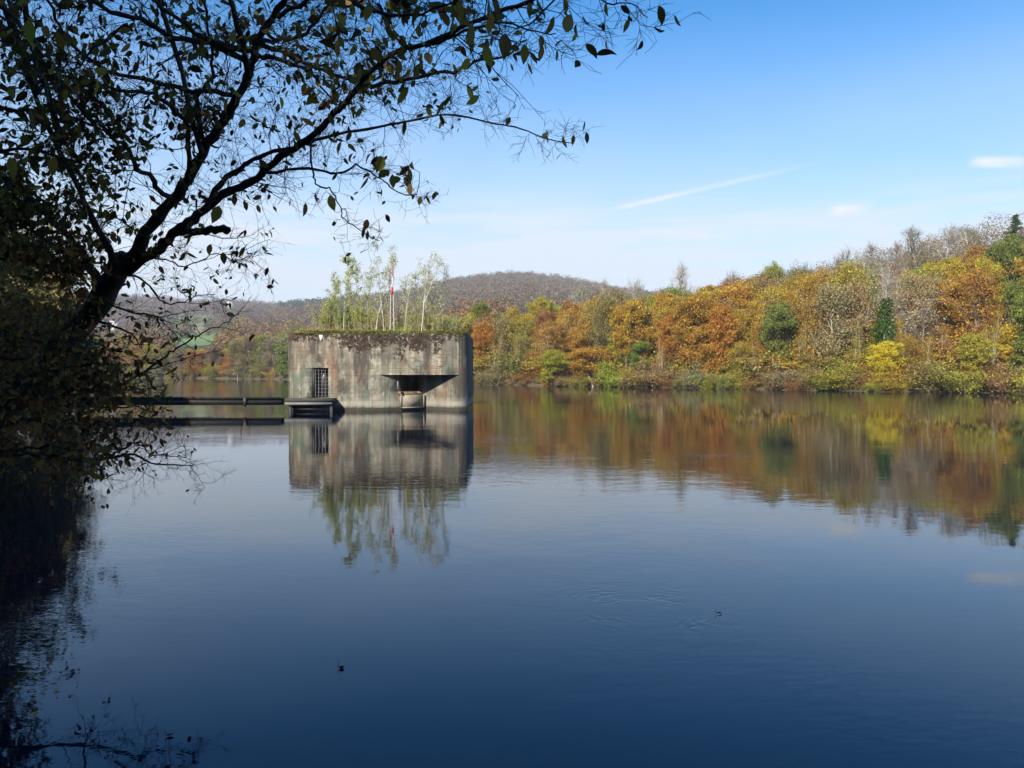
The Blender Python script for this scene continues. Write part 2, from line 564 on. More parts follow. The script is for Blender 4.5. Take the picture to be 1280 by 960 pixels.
# ------------------------------------------------------------------ tree prototypes
def make_tree(seed, kind):
    """returns (trunk Geo, crown Geo) for a tree about 12 m tall standing at the origin"""
    r = np.random.default_rng(seed)
    tr, cr = Geo(), Geo()
    H = 12.0
    if kind in ('leafy', 'half', 'bare'):
        nT = 9
        base = np.zeros((1, 3))
        T = wander(r, base, [[r.normal() * .06, r.normal() * .06, 1]], [H * (.80 if kind == 'leafy' else .86)], nT, .07, .06)
        tr.tubes(T, np.linspace(.22, .04, nT), 6)
        n1 = {'leafy': 38, 'half': 36, 'bare': 26}[kind]
        t0 = {'leafy': .09 if seed < 14 else .26, 'half': .12, 'bare': .26}[kind]
        pos, tan, tt, _ = on_lines(r, T, n1, t0, .99)
        az = r.uniform(0, 6.28, n1)
        elv = np.radians(r.uniform(12, 45, n1)) if kind == 'leafy' else np.radians(r.uniform(22, 58, n1) if kind == 'bare' else r.uniform(25, 62, n1))
        d = np.stack([np.cos(az) * np.cos(elv), np.sin(az) * np.cos(elv), np.sin(elv)], -1)
        u = (tt - t0) / (1 - t0)
        prof = np.clip(np.sin(np.pi * np.clip(.18 + .78 * u, 0, 1)), .2, 1)
        L = 4.3 * prof * r.uniform(.5, 1.3, n1)
        if kind == 'bare':
            L = (5.2 * (1 - u) + 1.0) * r.uniform(.7, 1.1, n1)
        B1 = wander(r, pos, d, L, 6, .16, .10 if kind != 'leafy' else .05)
        tr.tubes(B1, np.linspace(.075, .022, 6)[None] * np.ones((n1, 1)), 4)
        k2 = {'leafy': 5, 'half': 7, 'bare': 8}[kind]
        pos, tan, tt, _ = on_lines(r, B1, k2, .25, 1)
        B2 = wander(r, pos, side_dirs(r, tan), r.uniform(.7, 1.9, len(pos)), 4, .22, .12)
        tr.tubes(B2, np.linspace(.028, .013, 4)[None] * np.ones((len(B2), 1)), 3)
        if kind != 'leafy':
            k3 = 5
            pos, tan, tt, _ = on_lines(r, B2, k3, .2, 1)
            B3 = wander(r, pos, side_dirs(r, tan, 25, 55), r.uniform(.35, 1.0, len(pos)), 3, .2, .15)
            (cr if kind == 'bare' else cr).tubes(B3, np.linspace(.0135, .008, 3)[None] * np.ones((len(B3), 1)), 3,
                                                  np.stack([r.uniform(.1, .7, len(B3)), np.full(len(B3), .5), np.full(len(B3), .5)], 1))
        if kind == 'leafy':
            C = np.concatenate([B2[:, -1], B1[:, -1], B1[:, 3], B2[:, 2]])
            k = 82
            ct = r.uniform(0, 1, len(C))
            sc = r.uniform(.45, .95, len(C))
            off = r.normal(size=(len(C), k, 3)) * sc[:, None, None] * np.array([.62, .62, .30])
            pts = (C[:, None] + off).reshape(-1, 3)
            tone = np.stack([r.uniform(0, 1, len(pts)), np.repeat(ct, k), r.uniform(0, 1, len(pts))], 1)
            diamonds(cr, r, pts, np.clip(r.lognormal(math.log(.105), .35, len(pts)), .05, .24), tone, .55)
        elif kind == 'half':
            C = np.concatenate([B2[:, -1], B2[:, 2]])
            C = C[r.random(len(C)) < .8]
            k = 16
            ct = r.uniform(0, 1, len(C))
            off = r.normal(size=(len(C), k, 3)) * np.array([.5, .5, .3])
            pts = (C[:, None] + off).reshape(-1, 3)
            tone = np.stack([r.uniform(0, 1, len(pts)), np.repeat(ct, k), r.uniform(0, 1, len(pts))], 1)
            diamonds(cr, r, pts, r.uniform(.07, .17, len(pts)), tone, .4)
    elif kind == 'poplar':
        k = 3
        base = np.stack([r.normal(0, .35, k), r.normal(0, .35, k), np.zeros(k)], 1)
        T = wander(r, base, np.stack([r.normal(0, .08, k), r.normal(0, .08, k), np.ones(k)], 1), np.array([12, 10.5, 9.]), 9, .05, .1)
        tr.tubes(T, np.linspace(.15, .03, 9)[None] * np.ones((k, 1)), 6)
        pos, tan, tt, _ = on_lines(r, T, 20, .35, 1)
        B1 = wander(r, pos, side_dirs(r, tan, 25, 50), (1.1 - tt) * 3.2 + .5, 4, .15, .2)
        tr.tubes(B1, np.linspace(.035, .012, 4)[None] * np.ones((len(B1), 1)), 3)
        pos, tan, tt, _ = on_lines(r, B1, 9, .2, 1)
        B2 = wander(r, pos, side_dirs(r, tan), r.uniform(.4, 1.0, len(pos)), 3, .2, .15)
        cr.tubes(B2, np.linspace(.012, .008, 3)[None] * np.ones((len(B2), 1)), 3, np.full((len(B2), 3), .4))
        pts = np.repeat(B2[:, -1], 3, 0) + r.normal(size=(len(B2) * 3, 3)) * .3
        tone = r.uniform(0, 1, (len(pts), 3))
        diamonds(cr, r, pts, r.uniform(.05, .12, len(pts)), tone, .2)
    elif kind == 'shrub':          # about 4 m tall, many stems, leaf to the ground
        k = 13
        base = np.stack([r.normal(0, .7, k), r.normal(0, .5, k), np.zeros(k)], 1)
        az = r.uniform(0, 6.28, k)
        d = np.stack([np.cos(az) * .55, np.sin(az) * .55, np.ones(k)], 1)
        T = wander(r, base, d, r.uniform(2.4, 4.4, k), 6, .15, -.03)
        tr.tubes(T, np.linspace(.05, .015, 6)[None] * np.ones((k, 1)), 4)
        pos, tan, tt, _ = on_lines(r, T, 11, .08, 1)
        B = wander(r, pos, side_dirs(r, tan, 30, 75), r.uniform(.5, 1.5, len(pos)), 4, .22, .05)
        tr.tubes(B, np.linspace(.016, .008, 4)[None] * np.ones((len(B), 1)), 3)
        C = np.concatenate([B[:, -1], B[:, 2], B[:, 1]])
        kk = 12
        ct = r.uniform(0, 1, len(C))
        pts = (C[:, None] + r.normal(size=(len(C), kk, 3)) * np.array([.34, .34, .24])).reshape(-1, 3)
        tone = np.stack([r.uniform(0, 1, len(pts)), np.repeat(ct, kk), r.uniform(0, 1, len(pts))], 1)
        diamonds(cr, r, pts, r.uniform(.06, .15, len(pts)), tone, .4)
    elif kind == 'thicket':        # airy thicket of thin upright shoots, 4 m
        k = 16
        base = np.stack([r.normal(0, .9, k), r.normal(0, .6, k), np.zeros(k)], 1)
        T = wander(r, base, np.stack([r.normal(0, .16, k), r.normal(0, .16, k), np.ones(k)], 1), r.uniform(1.8, 4.2, k), 7, .08, .05)
        tr.tubes(T, np.linspace(.035, .012, 7)[None] * np.ones((k, 1)), 4)
        pos, tan, tt, _ = on_lines(r, T, 12, .1, 1)
        B = wander(r, pos, side_dirs(r, tan, 25, 60), r.uniform(.3, 1.0, len(pos)), 4, .2, .12)
        tr.tubes(B, np.linspace(.013, .007, 4)[None] * np.ones((len(B), 1)), 3)
        pts, _, _, _ = on_lines(r, B, 12, .2, 1)
        pts = pts + r.normal(size=pts.shape) * .10
        diamonds(cr, r, pts, r.uniform(.05, .11, len(pts)), r.uniform(0, 1, (len(pts), 3)), .2)
    elif kind == 'conifer':
        T = wander(r, np.zeros((1, 3)), [[0, 0, 1]], [12.], 8, .01)
        tr.tubes(T, np.linspace(.2, .02, 8), 6)
        pos, tan, tt, _ = on_lines(r, T, 110, .1, 1)
        az = r.uniform(0, 6.28, len(pos))
        d = np.stack([np.cos(az), np.sin(az), r.uniform(-.35, .1, len(pos))], 1)
        B = wander(r, pos, d, (1.03 - tt) * 3.2 * r.uniform(.7, 1.1, len(pos)), 5, .06, .03)
        tr.tubes(B, np.linspace(.03, .01, 5)[None] * np.ones((len(B), 1)), 3)
        pts, tan, _, _ = on_lines(r, B, 34, .1, 1)
        pts = pts + r.normal(size=pts.shape) * np.array([.16, .16, .10])
        diamonds(cr, r, pts, r.uniform(.08, .22, len(pts)), r.uniform(0, 1, (len(pts), 3)), .5)
    elif kind == 'ivy':            # a trunk wrapped in ivy, a few bare limbs above
        T = wander(r, np.zeros((1, 3)), [[.04, 0, 1]], [12.], 9, .05, .03)
        tr.tubes(T, np.linspace(.2, .04, 9), 6)
        pos, tan, tt, _ = on_lines(r, T, 16, .6, 1)
        B1 = wander(r, pos, side_dirs(r, tan, 25, 45), r.uniform(1.5, 3, len(pos)), 5, .12, .12)
        tr.tubes(B1, np.linspace(.05, .015, 5)[None] * np.ones((len(B1), 1)), 3)
        pos, tan, _, _ = on_lines(r, B1, 12, .2, 1)
        B2 = wander(r, pos, side_dirs(r, tan), r.uniform(.5, 1.3, len(pos)), 3, .2, .1)
        tr.tubes(B2, np.linspace(.013, .008, 3)[None] * np.ones((len(B2), 1)), 3)
        nc = 70
        cpos, _, ct, _ = on_lines(r, T, nc, .02, .76)
        az = r.uniform(0, 6.28, nc)
        rad = r.uniform(.1, .95, nc) * (.45 + .55 * np.sin(np.pi * np.clip(ct / .76, 0, 1)))
        cpos = cpos + np.stack([np.cos(az) * rad, np.sin(az) * rad, np.zeros(nc)], 1)
        n = nc * 70
        pts = np.repeat(cpos, 70, 0) + r.normal(size=(n, 3)) * np.array([.24, .24, .34])
        diamonds(cr, r, pts, r.uniform(.07, .16, n), r.uniform(0, 1, (n, 3)), .2)
    return tr, cr


PROTO = {}


def proto(kind, seeds):
    for s in seeds:
        tr, cr = make_tree(s, kind)
        PROTO.setdefault(kind, []).append((mesh_of('trunk', tr, M_BARK, True), mesh_of('crown', cr, M_LEAF)))


proto('leafy', [11, 12, 13, 14, 15])
proto('half', [21, 22, 23, 24])
proto('bare', [31, 32, 33])
proto('poplar', [41, 42])
proto('shrub', [51, 52, 53, 54])
proto('thicket', [81, 82, 83])
proto('conifer', [61])
proto('ivy', [71])
KNAME = {'leafy': 'broadleaf_tree', 'half': 'thinning_tree', 'bare': 'bare_tree', 'poplar': 'slender_tree', 'shrub': 'shrub', 'thicket': 'shrub', 'conifer': 'conifer_tree', 'ivy': 'ivy_clad_tree'}
KHEIGHT = {'shrub': 4.0, 'thicket': 4.0}
KWIDTH = {'leafy': 8.5, 'half': 8.0, 'bare': 8.0, 'poplar': 5.0, 'shrub': 4.6, 'thicket': 4.0, 'conifer': 6.0, 'ivy': 4.0}
COLS = {'sapling': (.42, .43, .11), 'sapling2': (.40, .38, .14), 'rust': (.33, .185, .065), 'orange': (.44, .235, .04), 'gold': (.44, .305, .045), 'yellow': (.58, .47, .04), 'yellow-green': (.36, .345, .05),
        'olive': (.29, .26, .07), 'green': (.20, .235, .05), 'dark green': (.075, .12, .035), 'grey-brown': (.32, .265, .14), 'ivy green': (.095, .165, .035), 'brown': (.34, .24, .11),
        'pale': (.42, .37, .28), 'russet': (.30, .155, .065)}
BARK = {'grey': (.20, .175, .14), 'pale': (.42, .39, .32), 'dark': (.07, .055, .04)}


def plant(kind, pos, height, width, colour, bark='grey', label=None, group=None, lean=0.0, cat=None):
    r0 = random.random()
    lst = PROTO[kind]
    tm, cm = lst[int(r0 * len(lst)) % len(lst)]
    o = empty(KNAME[kind], pos, random.uniform(0, 6.283) if not lean else 0)
    if lean:
        o.rotation_euler = (0, lean, 0)
    sz = height / KHEIGHT.get(kind, 12.0)
    sx = width / KWIDTH[kind]
    o.scale = (sx, sx, sz)
    jit = np.clip(np.array(COLS[colour]) * np.array([random.uniform(.88, 1.12), random.uniform(.88, 1.12), random.uniform(.9, 1.1)]), 0, 1)
    if kind in ('leafy', 'half', 'bare', 'poplar', 'shrub', 'thicket', 'conifer', 'ivy'):
        obj('trunk' if kind not in ('shrub', 'thicket') else 'stems', tm, None, o, color=BARK[bark])
        obj('crown', cm, None, o, color=tuple(jit))
    tag(o, label, cat or ('shrub' if kind in ('shrub', 'thicket') else 'tree'), group)
    return o


def far_pos(px, q):
    Dq = float(shoreD(px)) + q
    return np.array([(px - CX) / F * Dq, Dq, float(ground_z(px, Dq)) - .15]), Dq


TREES_PX = []


def far_tree(kind, px, q, ytop, wpx, colour, bark='grey', label=None, group='trees on the far bank', lean=0.0):
    p, Dq = far_pos(px, q)
    h = max(zat(ytop, Dq) - p[2], 1.5)
    wd = wpx / F * Dq * (.88 if kind in ('leafy', 'half') else 1)
    TREES_PX.append((px, q))
    return plant(kind, p, h * 1.03, wd, colour, bark, label, group, lean)


# the trees that stand out in the photograph
NAMED = [
    ('leafy', 603, 16, 372, 44, 'green', 'grey', 'green crowned tree on the far bank just beside the bunker wall'),
    ('leafy', 606, 6, 398, 46, 'orange', 'grey', 'orange-brown tree in front of the green tree beside the bunker'),
    ('half', 633, 6, 396, 46, 'brown', 'grey', 'brown thinning tree right of the orange tree by the bunker'),
    ('half', 652, 3, 420, 40, 'olive', 'grey', 'low olive tree with bare stems at the water right of the bunker'),
    ('leafy', 676, 24, 368, 46, 'yellow-green', 'grey', 'yellow-green tree at the skyline left of the rust tree'),
    ('leafy', 656, 18, 388, 38, 'orange', 'grey', 'orange tree below the yellow-green skyline tree'),
    ('leafy', 706, 18, 374, 60, 'rust', 'grey', 'wide rust-brown tree right of the yellow-green skyline tree'),
    ('leafy', 688, 8, 398, 46, 'rust', 'grey', 'rust tree halfway down the bank below the yellow-green tree'),
    ('leafy', 742, 16, 374, 56, 'gold', 'grey', 'tall gold tree beneath the pale bare skyline trees'),
    ('leafy', 733, 8, 410, 40, 'orange', 'grey', 'small bright orange tree low in the middle of the bank'),
    ('bare', 722, 40, 352, 44, 'pale', 'pale', 'pale bare tree on the skyline above the gold tree'),
    ('bare', 762, 40, 350, 40, 'pale', 'pale', 'second pale bare tree on the skyline, right of the gold tree'),
    ('bare', 800, 46, 346, 44, 'pale', 'pale', 'bare skyline tree left of the tall green-topped tree'),
    ('bare', 848, 52, 330, 46, 'pale', 'pale', 'fine bare tree rising behind the green-topped tree'),
    ('leafy', 842, 22, 354, 50, 'green', 'grey', 'tall green-topped tree at the skyline in the middle of the bank'),
    ('leafy', 838, 12, 376, 58, 'yellow-green', 'grey', 'yellow-green tree below the green-topped skyline tree'),
    ('leafy', 800, 5, 424, 40, 'green', 'grey', 'small deep green tree low in the middle of the bank'),
    ('leafy', 742, 2, 432, 84, 'gold', 'grey', 'spreading gold tree above the leaning pale trunk at the water'),
    ('leafy', 690, 2, 436, 60, 'yellow-green', 'grey', 'low yellow-green tree at the water left of the leaning trunk'),
    ('leafy', 795, 13, 392, 50, 'gold', 'grey', 'gold tree halfway up, above the small deep green tree'),
    ('leafy', 858, 7, 384, 62, 'russet', 'grey', 'large red-brown tree left of the big orange beech'),
    ('leafy', 895, 16, 358, 56, 'gold', 'grey', 'gold tree at the skyline above the big orange beech'),
    ('leafy', 888, 4, 402, 74, 'orange', 'grey', 'big orange beech standing near the water in the middle right'),
    ('leafy', 928, 9, 382, 54, 'rust', 'grey', 'rust tree right of the big orange beech'),
    ('leafy', 966, 34, 324, 46, 'olive', 'grey', 'olive-topped tree sticking out above the skyline'),
    ('leafy', 972, 18, 352, 54, 'gold', 'grey', 'gold tree under the olive-topped skyline tree'),
    ('leafy', 935, 26, 342, 50, 'rust', 'grey', 'rust tree at the skyline left of the olive-topped tree'),
    ('leafy', 990, 8, 380, 86, 'rust', 'grey', 'broad rust-brown tree below the olive-topped skyline tree'),
    ('half', 1030, 22, 338, 60, 'brown', 'grey', 'brown half bare tree right of the olive-topped tree'),
    ('poplar', 1062, 24, 326, 40, 'pale', 'pale', 'pale slender trees left of the ivy-clad trunk'),
    ('poplar', 1082, 20, 330, 36, 'pale', 'pale', 'pale slender trees just above the ivy-clad trunk'),
    ('poplar', 1106, 22, 322, 40, 'pale', 'pale', 'pale forked tree rising over the ivy-clad trunk'),
    ('ivy', 1104, 9, 352, 46, 'ivy green', 'pale', 'ivy-clad trunk, deep green, above the bright yellow tree'),
    ('leafy', 1090, 10, 395, 28, 'yellow-green', 'grey', 'small yellow-green tree left beside the ivy-clad trunk'),
    ('leafy', 1108, 1.2, 424, 50, 'yellow', 'grey', 'bright yellow tree at the water below the ivy-clad trunk'),
    ('shrub', 1050, .8, 452, 50, 'yellow-green', 'grey', 'low yellow-green shrub at the water left of the bright yellow tree'),
    ('leafy', 1190, 16, 344, 104, 'orange', 'grey', 'large bright orange tree on the right of the far bank'),
    ('leafy', 1216, 34, 304, 62, 'rust', 'grey', 'rust tree above the large bright orange tree'),
    ('leafy', 1262, 28, 290, 72, 'green', 'grey', 'large green tree at the right edge under the conifer'),
    ('leafy', 1290, 16, 340, 70, 'green', 'grey', 'lower green tree cut by the right edge of the photo'),
    ('leafy', 1264, 5, 404, 52, 'yellow', 'grey', 'bright yellow tree at the right edge of the photo'),
    ('leafy', 1214, 1.5, 414, 62, 'yellow-green', 'grey', 'yellow-green tree at the water left of the right edge yellow tree'),
    ('half', 1160, 8, 400, 56, 'russet', 'grey', 'red-brown thinning tree below the large bright orange tree'),
    ('half', 1142, 1.5, 420, 52, 'orange', 'grey', 'orange thinning tree right of the bright yellow tree'),
    ('half', 1130, 14, 362, 56, 'brown', 'grey', 'brown thinning tree right of the ivy-clad trunk'),
    ('conifer', 1264, 100, 270, 44, 'dark green', 'dark', 'dark conifer on the ridge at the right edge'),
    ('bare', 1146, 92, 282, 62, 'grey-brown', 'grey', 'bare grey tree on the ridge, leftmost of the three lone ones'),
    ('bare', 1182, 80, 280, 58, 'pale', 'pale', 'bare pale tree on the ridge, middle of the three lone ones'),
    ('bare', 1212, 96, 282, 52, 'pale', 'pale', 'bare reddish tree on the ridge, rightmost of the three lone ones'),
    ('bare', 1110, 66, 304, 36, 'pale', 'grey', 'faint bare tree at the skyline left of the three lone ones'),
    ('bare', 1078, 60, 306, 40, 'pale', 'grey', 'wide faint bare tree at the skyline above the pale slender trees'),
    ('bare', 1048, 56, 312, 40, 'grey-brown', 'grey', 'bare tree at the skyline right of the olive-topped tree'),
    ('bare', 1012, 52, 328, 40, 'grey-brown', 'grey', 'low bare tree in the dip right of the olive-topped tree'),
    ('bare', 912, 50, 336, 44, 'pale', 'grey', 'bare tree at the skyline above the gold tree'),
    ('half', 955, 4, 405, 52, 'orange', 'grey', 'orange thinning tree right of the big orange beech, near the water'),
    ('half', 1065, 6, 395, 50, 'rust', 'grey', 'rust thinning tree left of the ivy-clad trunk'),
    ('half', 920, 2, 428, 48, 'gold', 'grey', 'low gold tree at the water beside the big orange beech'),
]
for k_, px, q, yt, wp, colr, bk, lab in NAMED:
    far_tree(k_, px, q, yt, wp, colr, bk, lab)

for px, q, yt, wp in ((622, 3, 420, 20), (648, 5, 412, 22), (668, 3, 428, 18), (784, 4, 410, 22), (826, 3, 425, 20), (868, 12, 372, 24), (1004, 4, 405, 22), (1018, 6, 388, 24),
                      (1040, 3, 420, 20), (1072, 3, 408, 22), (1126, 4, 402, 22), (1160, 3, 425, 20), (1180, 5, 410, 22), (1240, 4, 398, 24), (945, 3, 430, 20), (905, 10, 385, 22)):
    far_tree('poplar', px, q, yt, wp, 'gold', 'pale', f'slim pale stemmed tree near the water, {"right half" if px > 900 else "left half"} of the far right bank')
# leaning pale trunk at the water
g = Geo()
a, b_ = at(622, 487, float(shoreD(622)) - .4), at(612, 458, float(shoreD(612)) + .5)
a = at(742, 485.5, float(shoreD(742)) - .3)
b_ = at(732, 463, float(shoreD(732)) + 1)
c_ = at(728, 448, float(shoreD(728)) + 1.5)
lt = empty('leaning_tree', a)
g.tubes(np.array([a, a * .55 + b_ * .45 + np.array([.12, 0, 0]), b_, c_]) - a, np.array([.16, .13, .11, .05]), 7)
for e in ((722, 440), (736, 438), (727, 436)):
    e3 = at(e[0], e[1], float(shoreD(730)) + 1.6)
    g.tubes(np.array([b_, (b_ + e3) / 2 + [.1, 0, 0], e3]) - a, np.array([.06, .04, .02]), 5)
obj('trunk', g, M_BARK, lt, True, color=(.6, .56, .48))
tag(lt, 'bleached bare tree leaning out at the far waterline', 'tree')

# filling trees behind and between them, row by row
SKY_T = [(-400, 405), (150, 410), (200, 424), (215, 428), (283, 423), (300, 412), (335, 402), (360, 397), (420, 392), (520, 386), (590, 384), (650, 382), (700, 376), (760, 360), (840, 353), (900, 346), (960, 334), (1010, 336), (1060, 326), (1130, 330), (1200, 312),
         (1280, 296), (1500, 250)]


def zone(px):
    if px < 365: return 'across the river left of the bunker'
    if px < 590: return 'far behind the bunker'
    if px < 700: return 'just right of the bunker'
    if px < 860: return 'in the middle of the far bank'
    if px < 1040: return 'right of the middle of the far bank'
    if px < 1180: return 'on the right of the far bank'
    return 'at the right end of the far bank'


def rowname(q):
    if q < 3: return 'at the waterline'
    if q < 9: return 'low on the slope'
    if q < 24: return 'halfway up the slope'
    if q < 50: return 'high on the slope'
    return 'up near the ridge'


KW = {'leafy': 'leafy tree', 'half': 'thinning tree', 'bare': 'leafless tree', 'poplar': 'slender tree', 'shrub': 'bush', 'ivy': 'ivy tree', 'conifer': 'conifer'}
PAL = [('leafy', 'rust', 2), ('leafy', 'orange', 3), ('leafy', 'gold', 4), ('leafy', 'yellow-green', 3), ('half', 'gold', 3), ('half', 'orange', 2), ('half', 'brown', 2),
       ('half', 'olive', 2), ('half', 'grey-brown', 1), ('leafy', 'green', .4), ('poplar', 'pale', .6)]
wts = np.array([p[2] for p in PAL])
wts = wts / wts.sum()
rows = [(7, 26, 10, 15), (14, 27, 11, 17), (23, 29, 12, 18), (34, 30, 12, 18), (48, 36, 10, 15), (66, 44, 7, 12), (90, 52, 6, 10)]
for q, sp, h0, h1 in rows:
    px = 588 + rng.uniform(0, sp)
    while px < 1420:
        if q > 40 and px < 700:
            px += sp
            continue
        qq = q + rng.uniform(-4, 4)
        i = rng.choice(len(PAL), p=wts)
        kd, colr, _ = PAL[i]
        if q >= 48:
            kd, colr = [('half', 'brown'), ('half', 'gold'), ('half', 'grey-brown'), ('half', 'brown'), ('half', 'rust'), ('half', 'olive')][rng.integers(6)]
        p, Dq = far_pos(px, qq)
        lim = zat(float(lerp_table(SKY_T, px)) + rng.uniform(0, 12), Dq) - p[2]
        h = min(rng.uniform(h0, h1), max(lim, 3.5))
        if lim > 2.5 and not (abs(px - 1104) < 24 and q < 30) and not (abs(px - 1190) < 36 and q < 16) and not (abs(px - 1264) < 26 and q < 24):
            plant(kd, p, h, h * rng.uniform(.44, .66), colr, ['grey', 'grey', 'pale'][rng.integers(3)],
                  f'{colr} {KW[kd]} {rowname(qq)}, {zone(px)}', 'trees on the far bank')
        px += sp * rng.uniform(.75, 1.25) * (1.5 if px > 1300 else 1)
# bushes along the waterline
px = 586.0
i = 0
while px < 1330:
    colr = ['olive', 'brown', 'gold', 'yellow-green', 'rust', 'yellow-green', 'gold', 'brown', 'olive', 'grey-brown'][rng.integers(10)]
    qq = rng.uniform(-.3, 2.0)
    p, Dq = far_pos(px, qq)
    h = rng.uniform(1.0, 2.0) if rng.random() < .6 else rng.uniform(2, 3.6)
    plant('shrub', p, h, h * rng.uniform(1.1, 1.9), colr, 'grey', f'{colr} bush at the waterline, {zone(px)}', 'bushes along the far waterline')
    px += rng.uniform(7, 13)
px = 588.0
while px < 1330:
    colr = ['olive', 'brown', 'gold', 'yellow-green', 'orange', 'gold', 'yellow-green'][rng.integers(7)]
    qq = rng.uniform(4, 11)
    p, Dq = far_pos(px, qq)
    h = rng.uniform(2.6, 5.5)
    plant('shrub', p, h, h * rng.uniform(1.2, 1.8), colr, 'grey', f'{colr} bush under the trees, {zone(px)}', 'undergrowth bushes on the far bank')
    px += rng.uniform(10, 17)
# the bank across the river left of the bunker and behind it
for q, sp in ((2, 15), (13, 17), (28, 20), (46, 24)):
    px = -160.0 + rng.uniform(0, sp)
    while px < 590:
        if 365 < px < 570 and q > 2 and rng.random() < .5:
            px += sp
            continue
        kd, colr = [('leafy', 'orange'), ('leafy', 'gold'), ('leafy', 'rust'), ('half', 'grey-brown'), ('half', 'gold'), ('leafy', 'yellow-green'), ('half', 'brown'), ('leafy', 'green'), ('half', 'olive')][rng.integers(9)]
        qq = q + rng.uniform(-1.5, 3)
        p, Dq = far_pos(px, qq)
        lim = zat(float(lerp_table(SKY_T, px)) + 6 + rng.uniform(0, 12), Dq) - p[2]
        h = min(rng.uniform(10, 16), lim)
        if h > 3:
            plant(kd, p, h, h * rng.uniform(.6, .85), colr, 'grey', f'{colr} {KW[kd]} {rowname(qq)}, {zone(px)}', 'trees on the far bank')
        px += sp * rng.uniform(.75, 1.25) * (1.7 if px < 140 else 1)
px = -150.0
while px < 600:
    colr = ['olive', 'brown', 'yellow-green', 'gold', 'grey-brown'][rng.integers(5)]
    p, Dq = far_pos(px, rng.uniform(.5, 2.5))
    h = rng.uniform(2.5, 5)
    plant('shrub', p, h, h * 1.4, colr, 'grey', f'{colr} bush at the waterline, {zone(px)}', 'bushes along the far waterline')
    px += rng.uniform(14, 24) * (1.8 if px < 140 else 1)


# ------------------------------------------------------------------ distant woods (stuff)
def woods(name, n, pxr, dr, palette, skip=None, cw=(6, 10), k=46, leaf=(.7, 1.5), dmin=0.0, flat_=1.1):
    px = rng.uniform(*pxr, n)
    Dq = np.sqrt(rng.uniform(dr[0] ** 2, dr[1] ** 2, n))
    ok = Dq > shoreD(px) + dmin
    if skip is not None:
        ok &= ~skip(px, Dq)
    px, Dq = px[ok], Dq[ok]
    n = len(px)
    base = np.stack([(px - CX) / F * Dq, Dq, ground_z(px, Dq)], 1)
    wv = rng.uniform(*cw, n)
    hh = wv * rng.uniform(.9, 1.4, n)
    pal = np.array([p[:3] for p in palette])
    pw = np.array([p[3] for p in palette], float)
    # stands of one kind: colour chosen from a smooth field
    fld = np.sin(base[:, 0] * .017 + 1.3 * np.sin(base[:, 1] * .006)) + np.sin(base[:, 1] * .011 + base[:, 0] * .005) + rng.normal(0, .8, n)
    rank = np.argsort(np.argsort(fld)) / n
    ci = np.searchsorted(np.cumsum(pw) / pw.sum(), rank, side='right').clip(0, len(pal) - 1)
    col = pal[ci] * rng.uniform(.86, 1.14, (n, 1)) * 1.3
    uu = randdir(n * k) * (rng.uniform(.25, 1, n * k) ** .4)[:, None]
    pts = np.repeat(base, k, 0) + uu * np.stack([np.repeat(wv * .5, k), np.repeat(wv * .5, k), np.repeat(hh * .5, k)], 1) + np.stack([np.zeros(n * k), np.zeros(n * k), np.repeat(hh * .58, k)], 1)
    tone = np.repeat(col, k, 0) * rng.uniform(.82, 1.18, (n * k, 1))
    gg = Geo()
    diamonds(gg, rng, pts, rng.uniform(*leaf, n * k), np.clip(tone, 0, 1), flat_, .75)
    return tag(obj(name, gg, M_TINT), kind='stuff')


BARE = [(.165, .125, .08, 5), (.19, .15, .10, 5), (.15, .105, .065, 4), (.21, .18, .12, 3), (.18, .105, .05, 2), (.075, .085, .035, 1.5)]
WARM = [(.19, .12, .06, 4), (.25, .12, .035, 3), (.28, .18, .035, 2.5), (.16, .13, .08, 3), (.06, .08, .03, 1.6), (.18, .10, .05, 3)]
LEFT = [(.17, .135, .115, 6), (.19, .135, .085, 2.5), (.035, .06, .04, 1.6), (.155, .115, .09, 4), (.22, .14, .06, 1.2)]


def meadow_skip(px, Dq):
    edge = 6 * np.sin(Dq * .05) + 4 * np.sin(Dq * .13)
    ins = (px > 212 + edge) & (px < 278 + edge - (Dq - 640) * .02) & (Dq > 300) & (Dq < 985)
    clump = (np.sin(px * .21) * np.sin(Dq * .037 + 1) > .62)
    near_house = ((np.abs(px - 288) < 5) & (Dq > 1040) & (Dq < 1124)) | ((np.abs(px - 143) < 9) & (Dq > 560) & (Dq < 705))
    return (ins & ~(clump & (Dq > 600))) | near_house


def conifer_zone(px, Dq):
    return (px > 352) & (px < 420) & (Dq > 1060)


woods('valley_woods', 5200, (-420, 640), (250, 640), WARM, meadow_skip, (6, 10), 80, (.4, .95), 62)
woods('hillside_woods', 8500, (380, 900), (520, 1330), BARE, conifer_zone, (6, 12), 120, (.35, .8), 62)
woods('left_hill_woods', 7600, (-420, 400), (600, 1330), LEFT, lambda p, d: meadow_skip(p, d) | conifer_zone(p, d), (7, 12), 110, (.35, .85), 62)
woods('conifer_wood', 420, (350, 425), (1040, 1300), [(.022, .05, .03, 3), (.03, .06, .03, 2)], None, (7, 10), 70, (.7, 1.4))
woods('ridge_woods', 1700, (700, 1560), (150, 420), [(.24, .175, .105, 5), (.26, .175, .085, 4), (.22, .13, .065, 3), (.25, .20, .11, 4), (.15, .14, .06, 1.5)],
      None, (4, 7), 330, (.10, .25), 70)

# ------------------------------------------------------------------ bunker
BD = 52.7
S = BD / F
BX = -9.0
bunker = empty('bunker', (BX, BD, 0))
tag(bunker, 'mossy concrete bunker standing in the river with saplings on its roof', 'bunker')


def bx(px, dep=0.0):
    return (px - CX) / F * (BD + dep) - BX


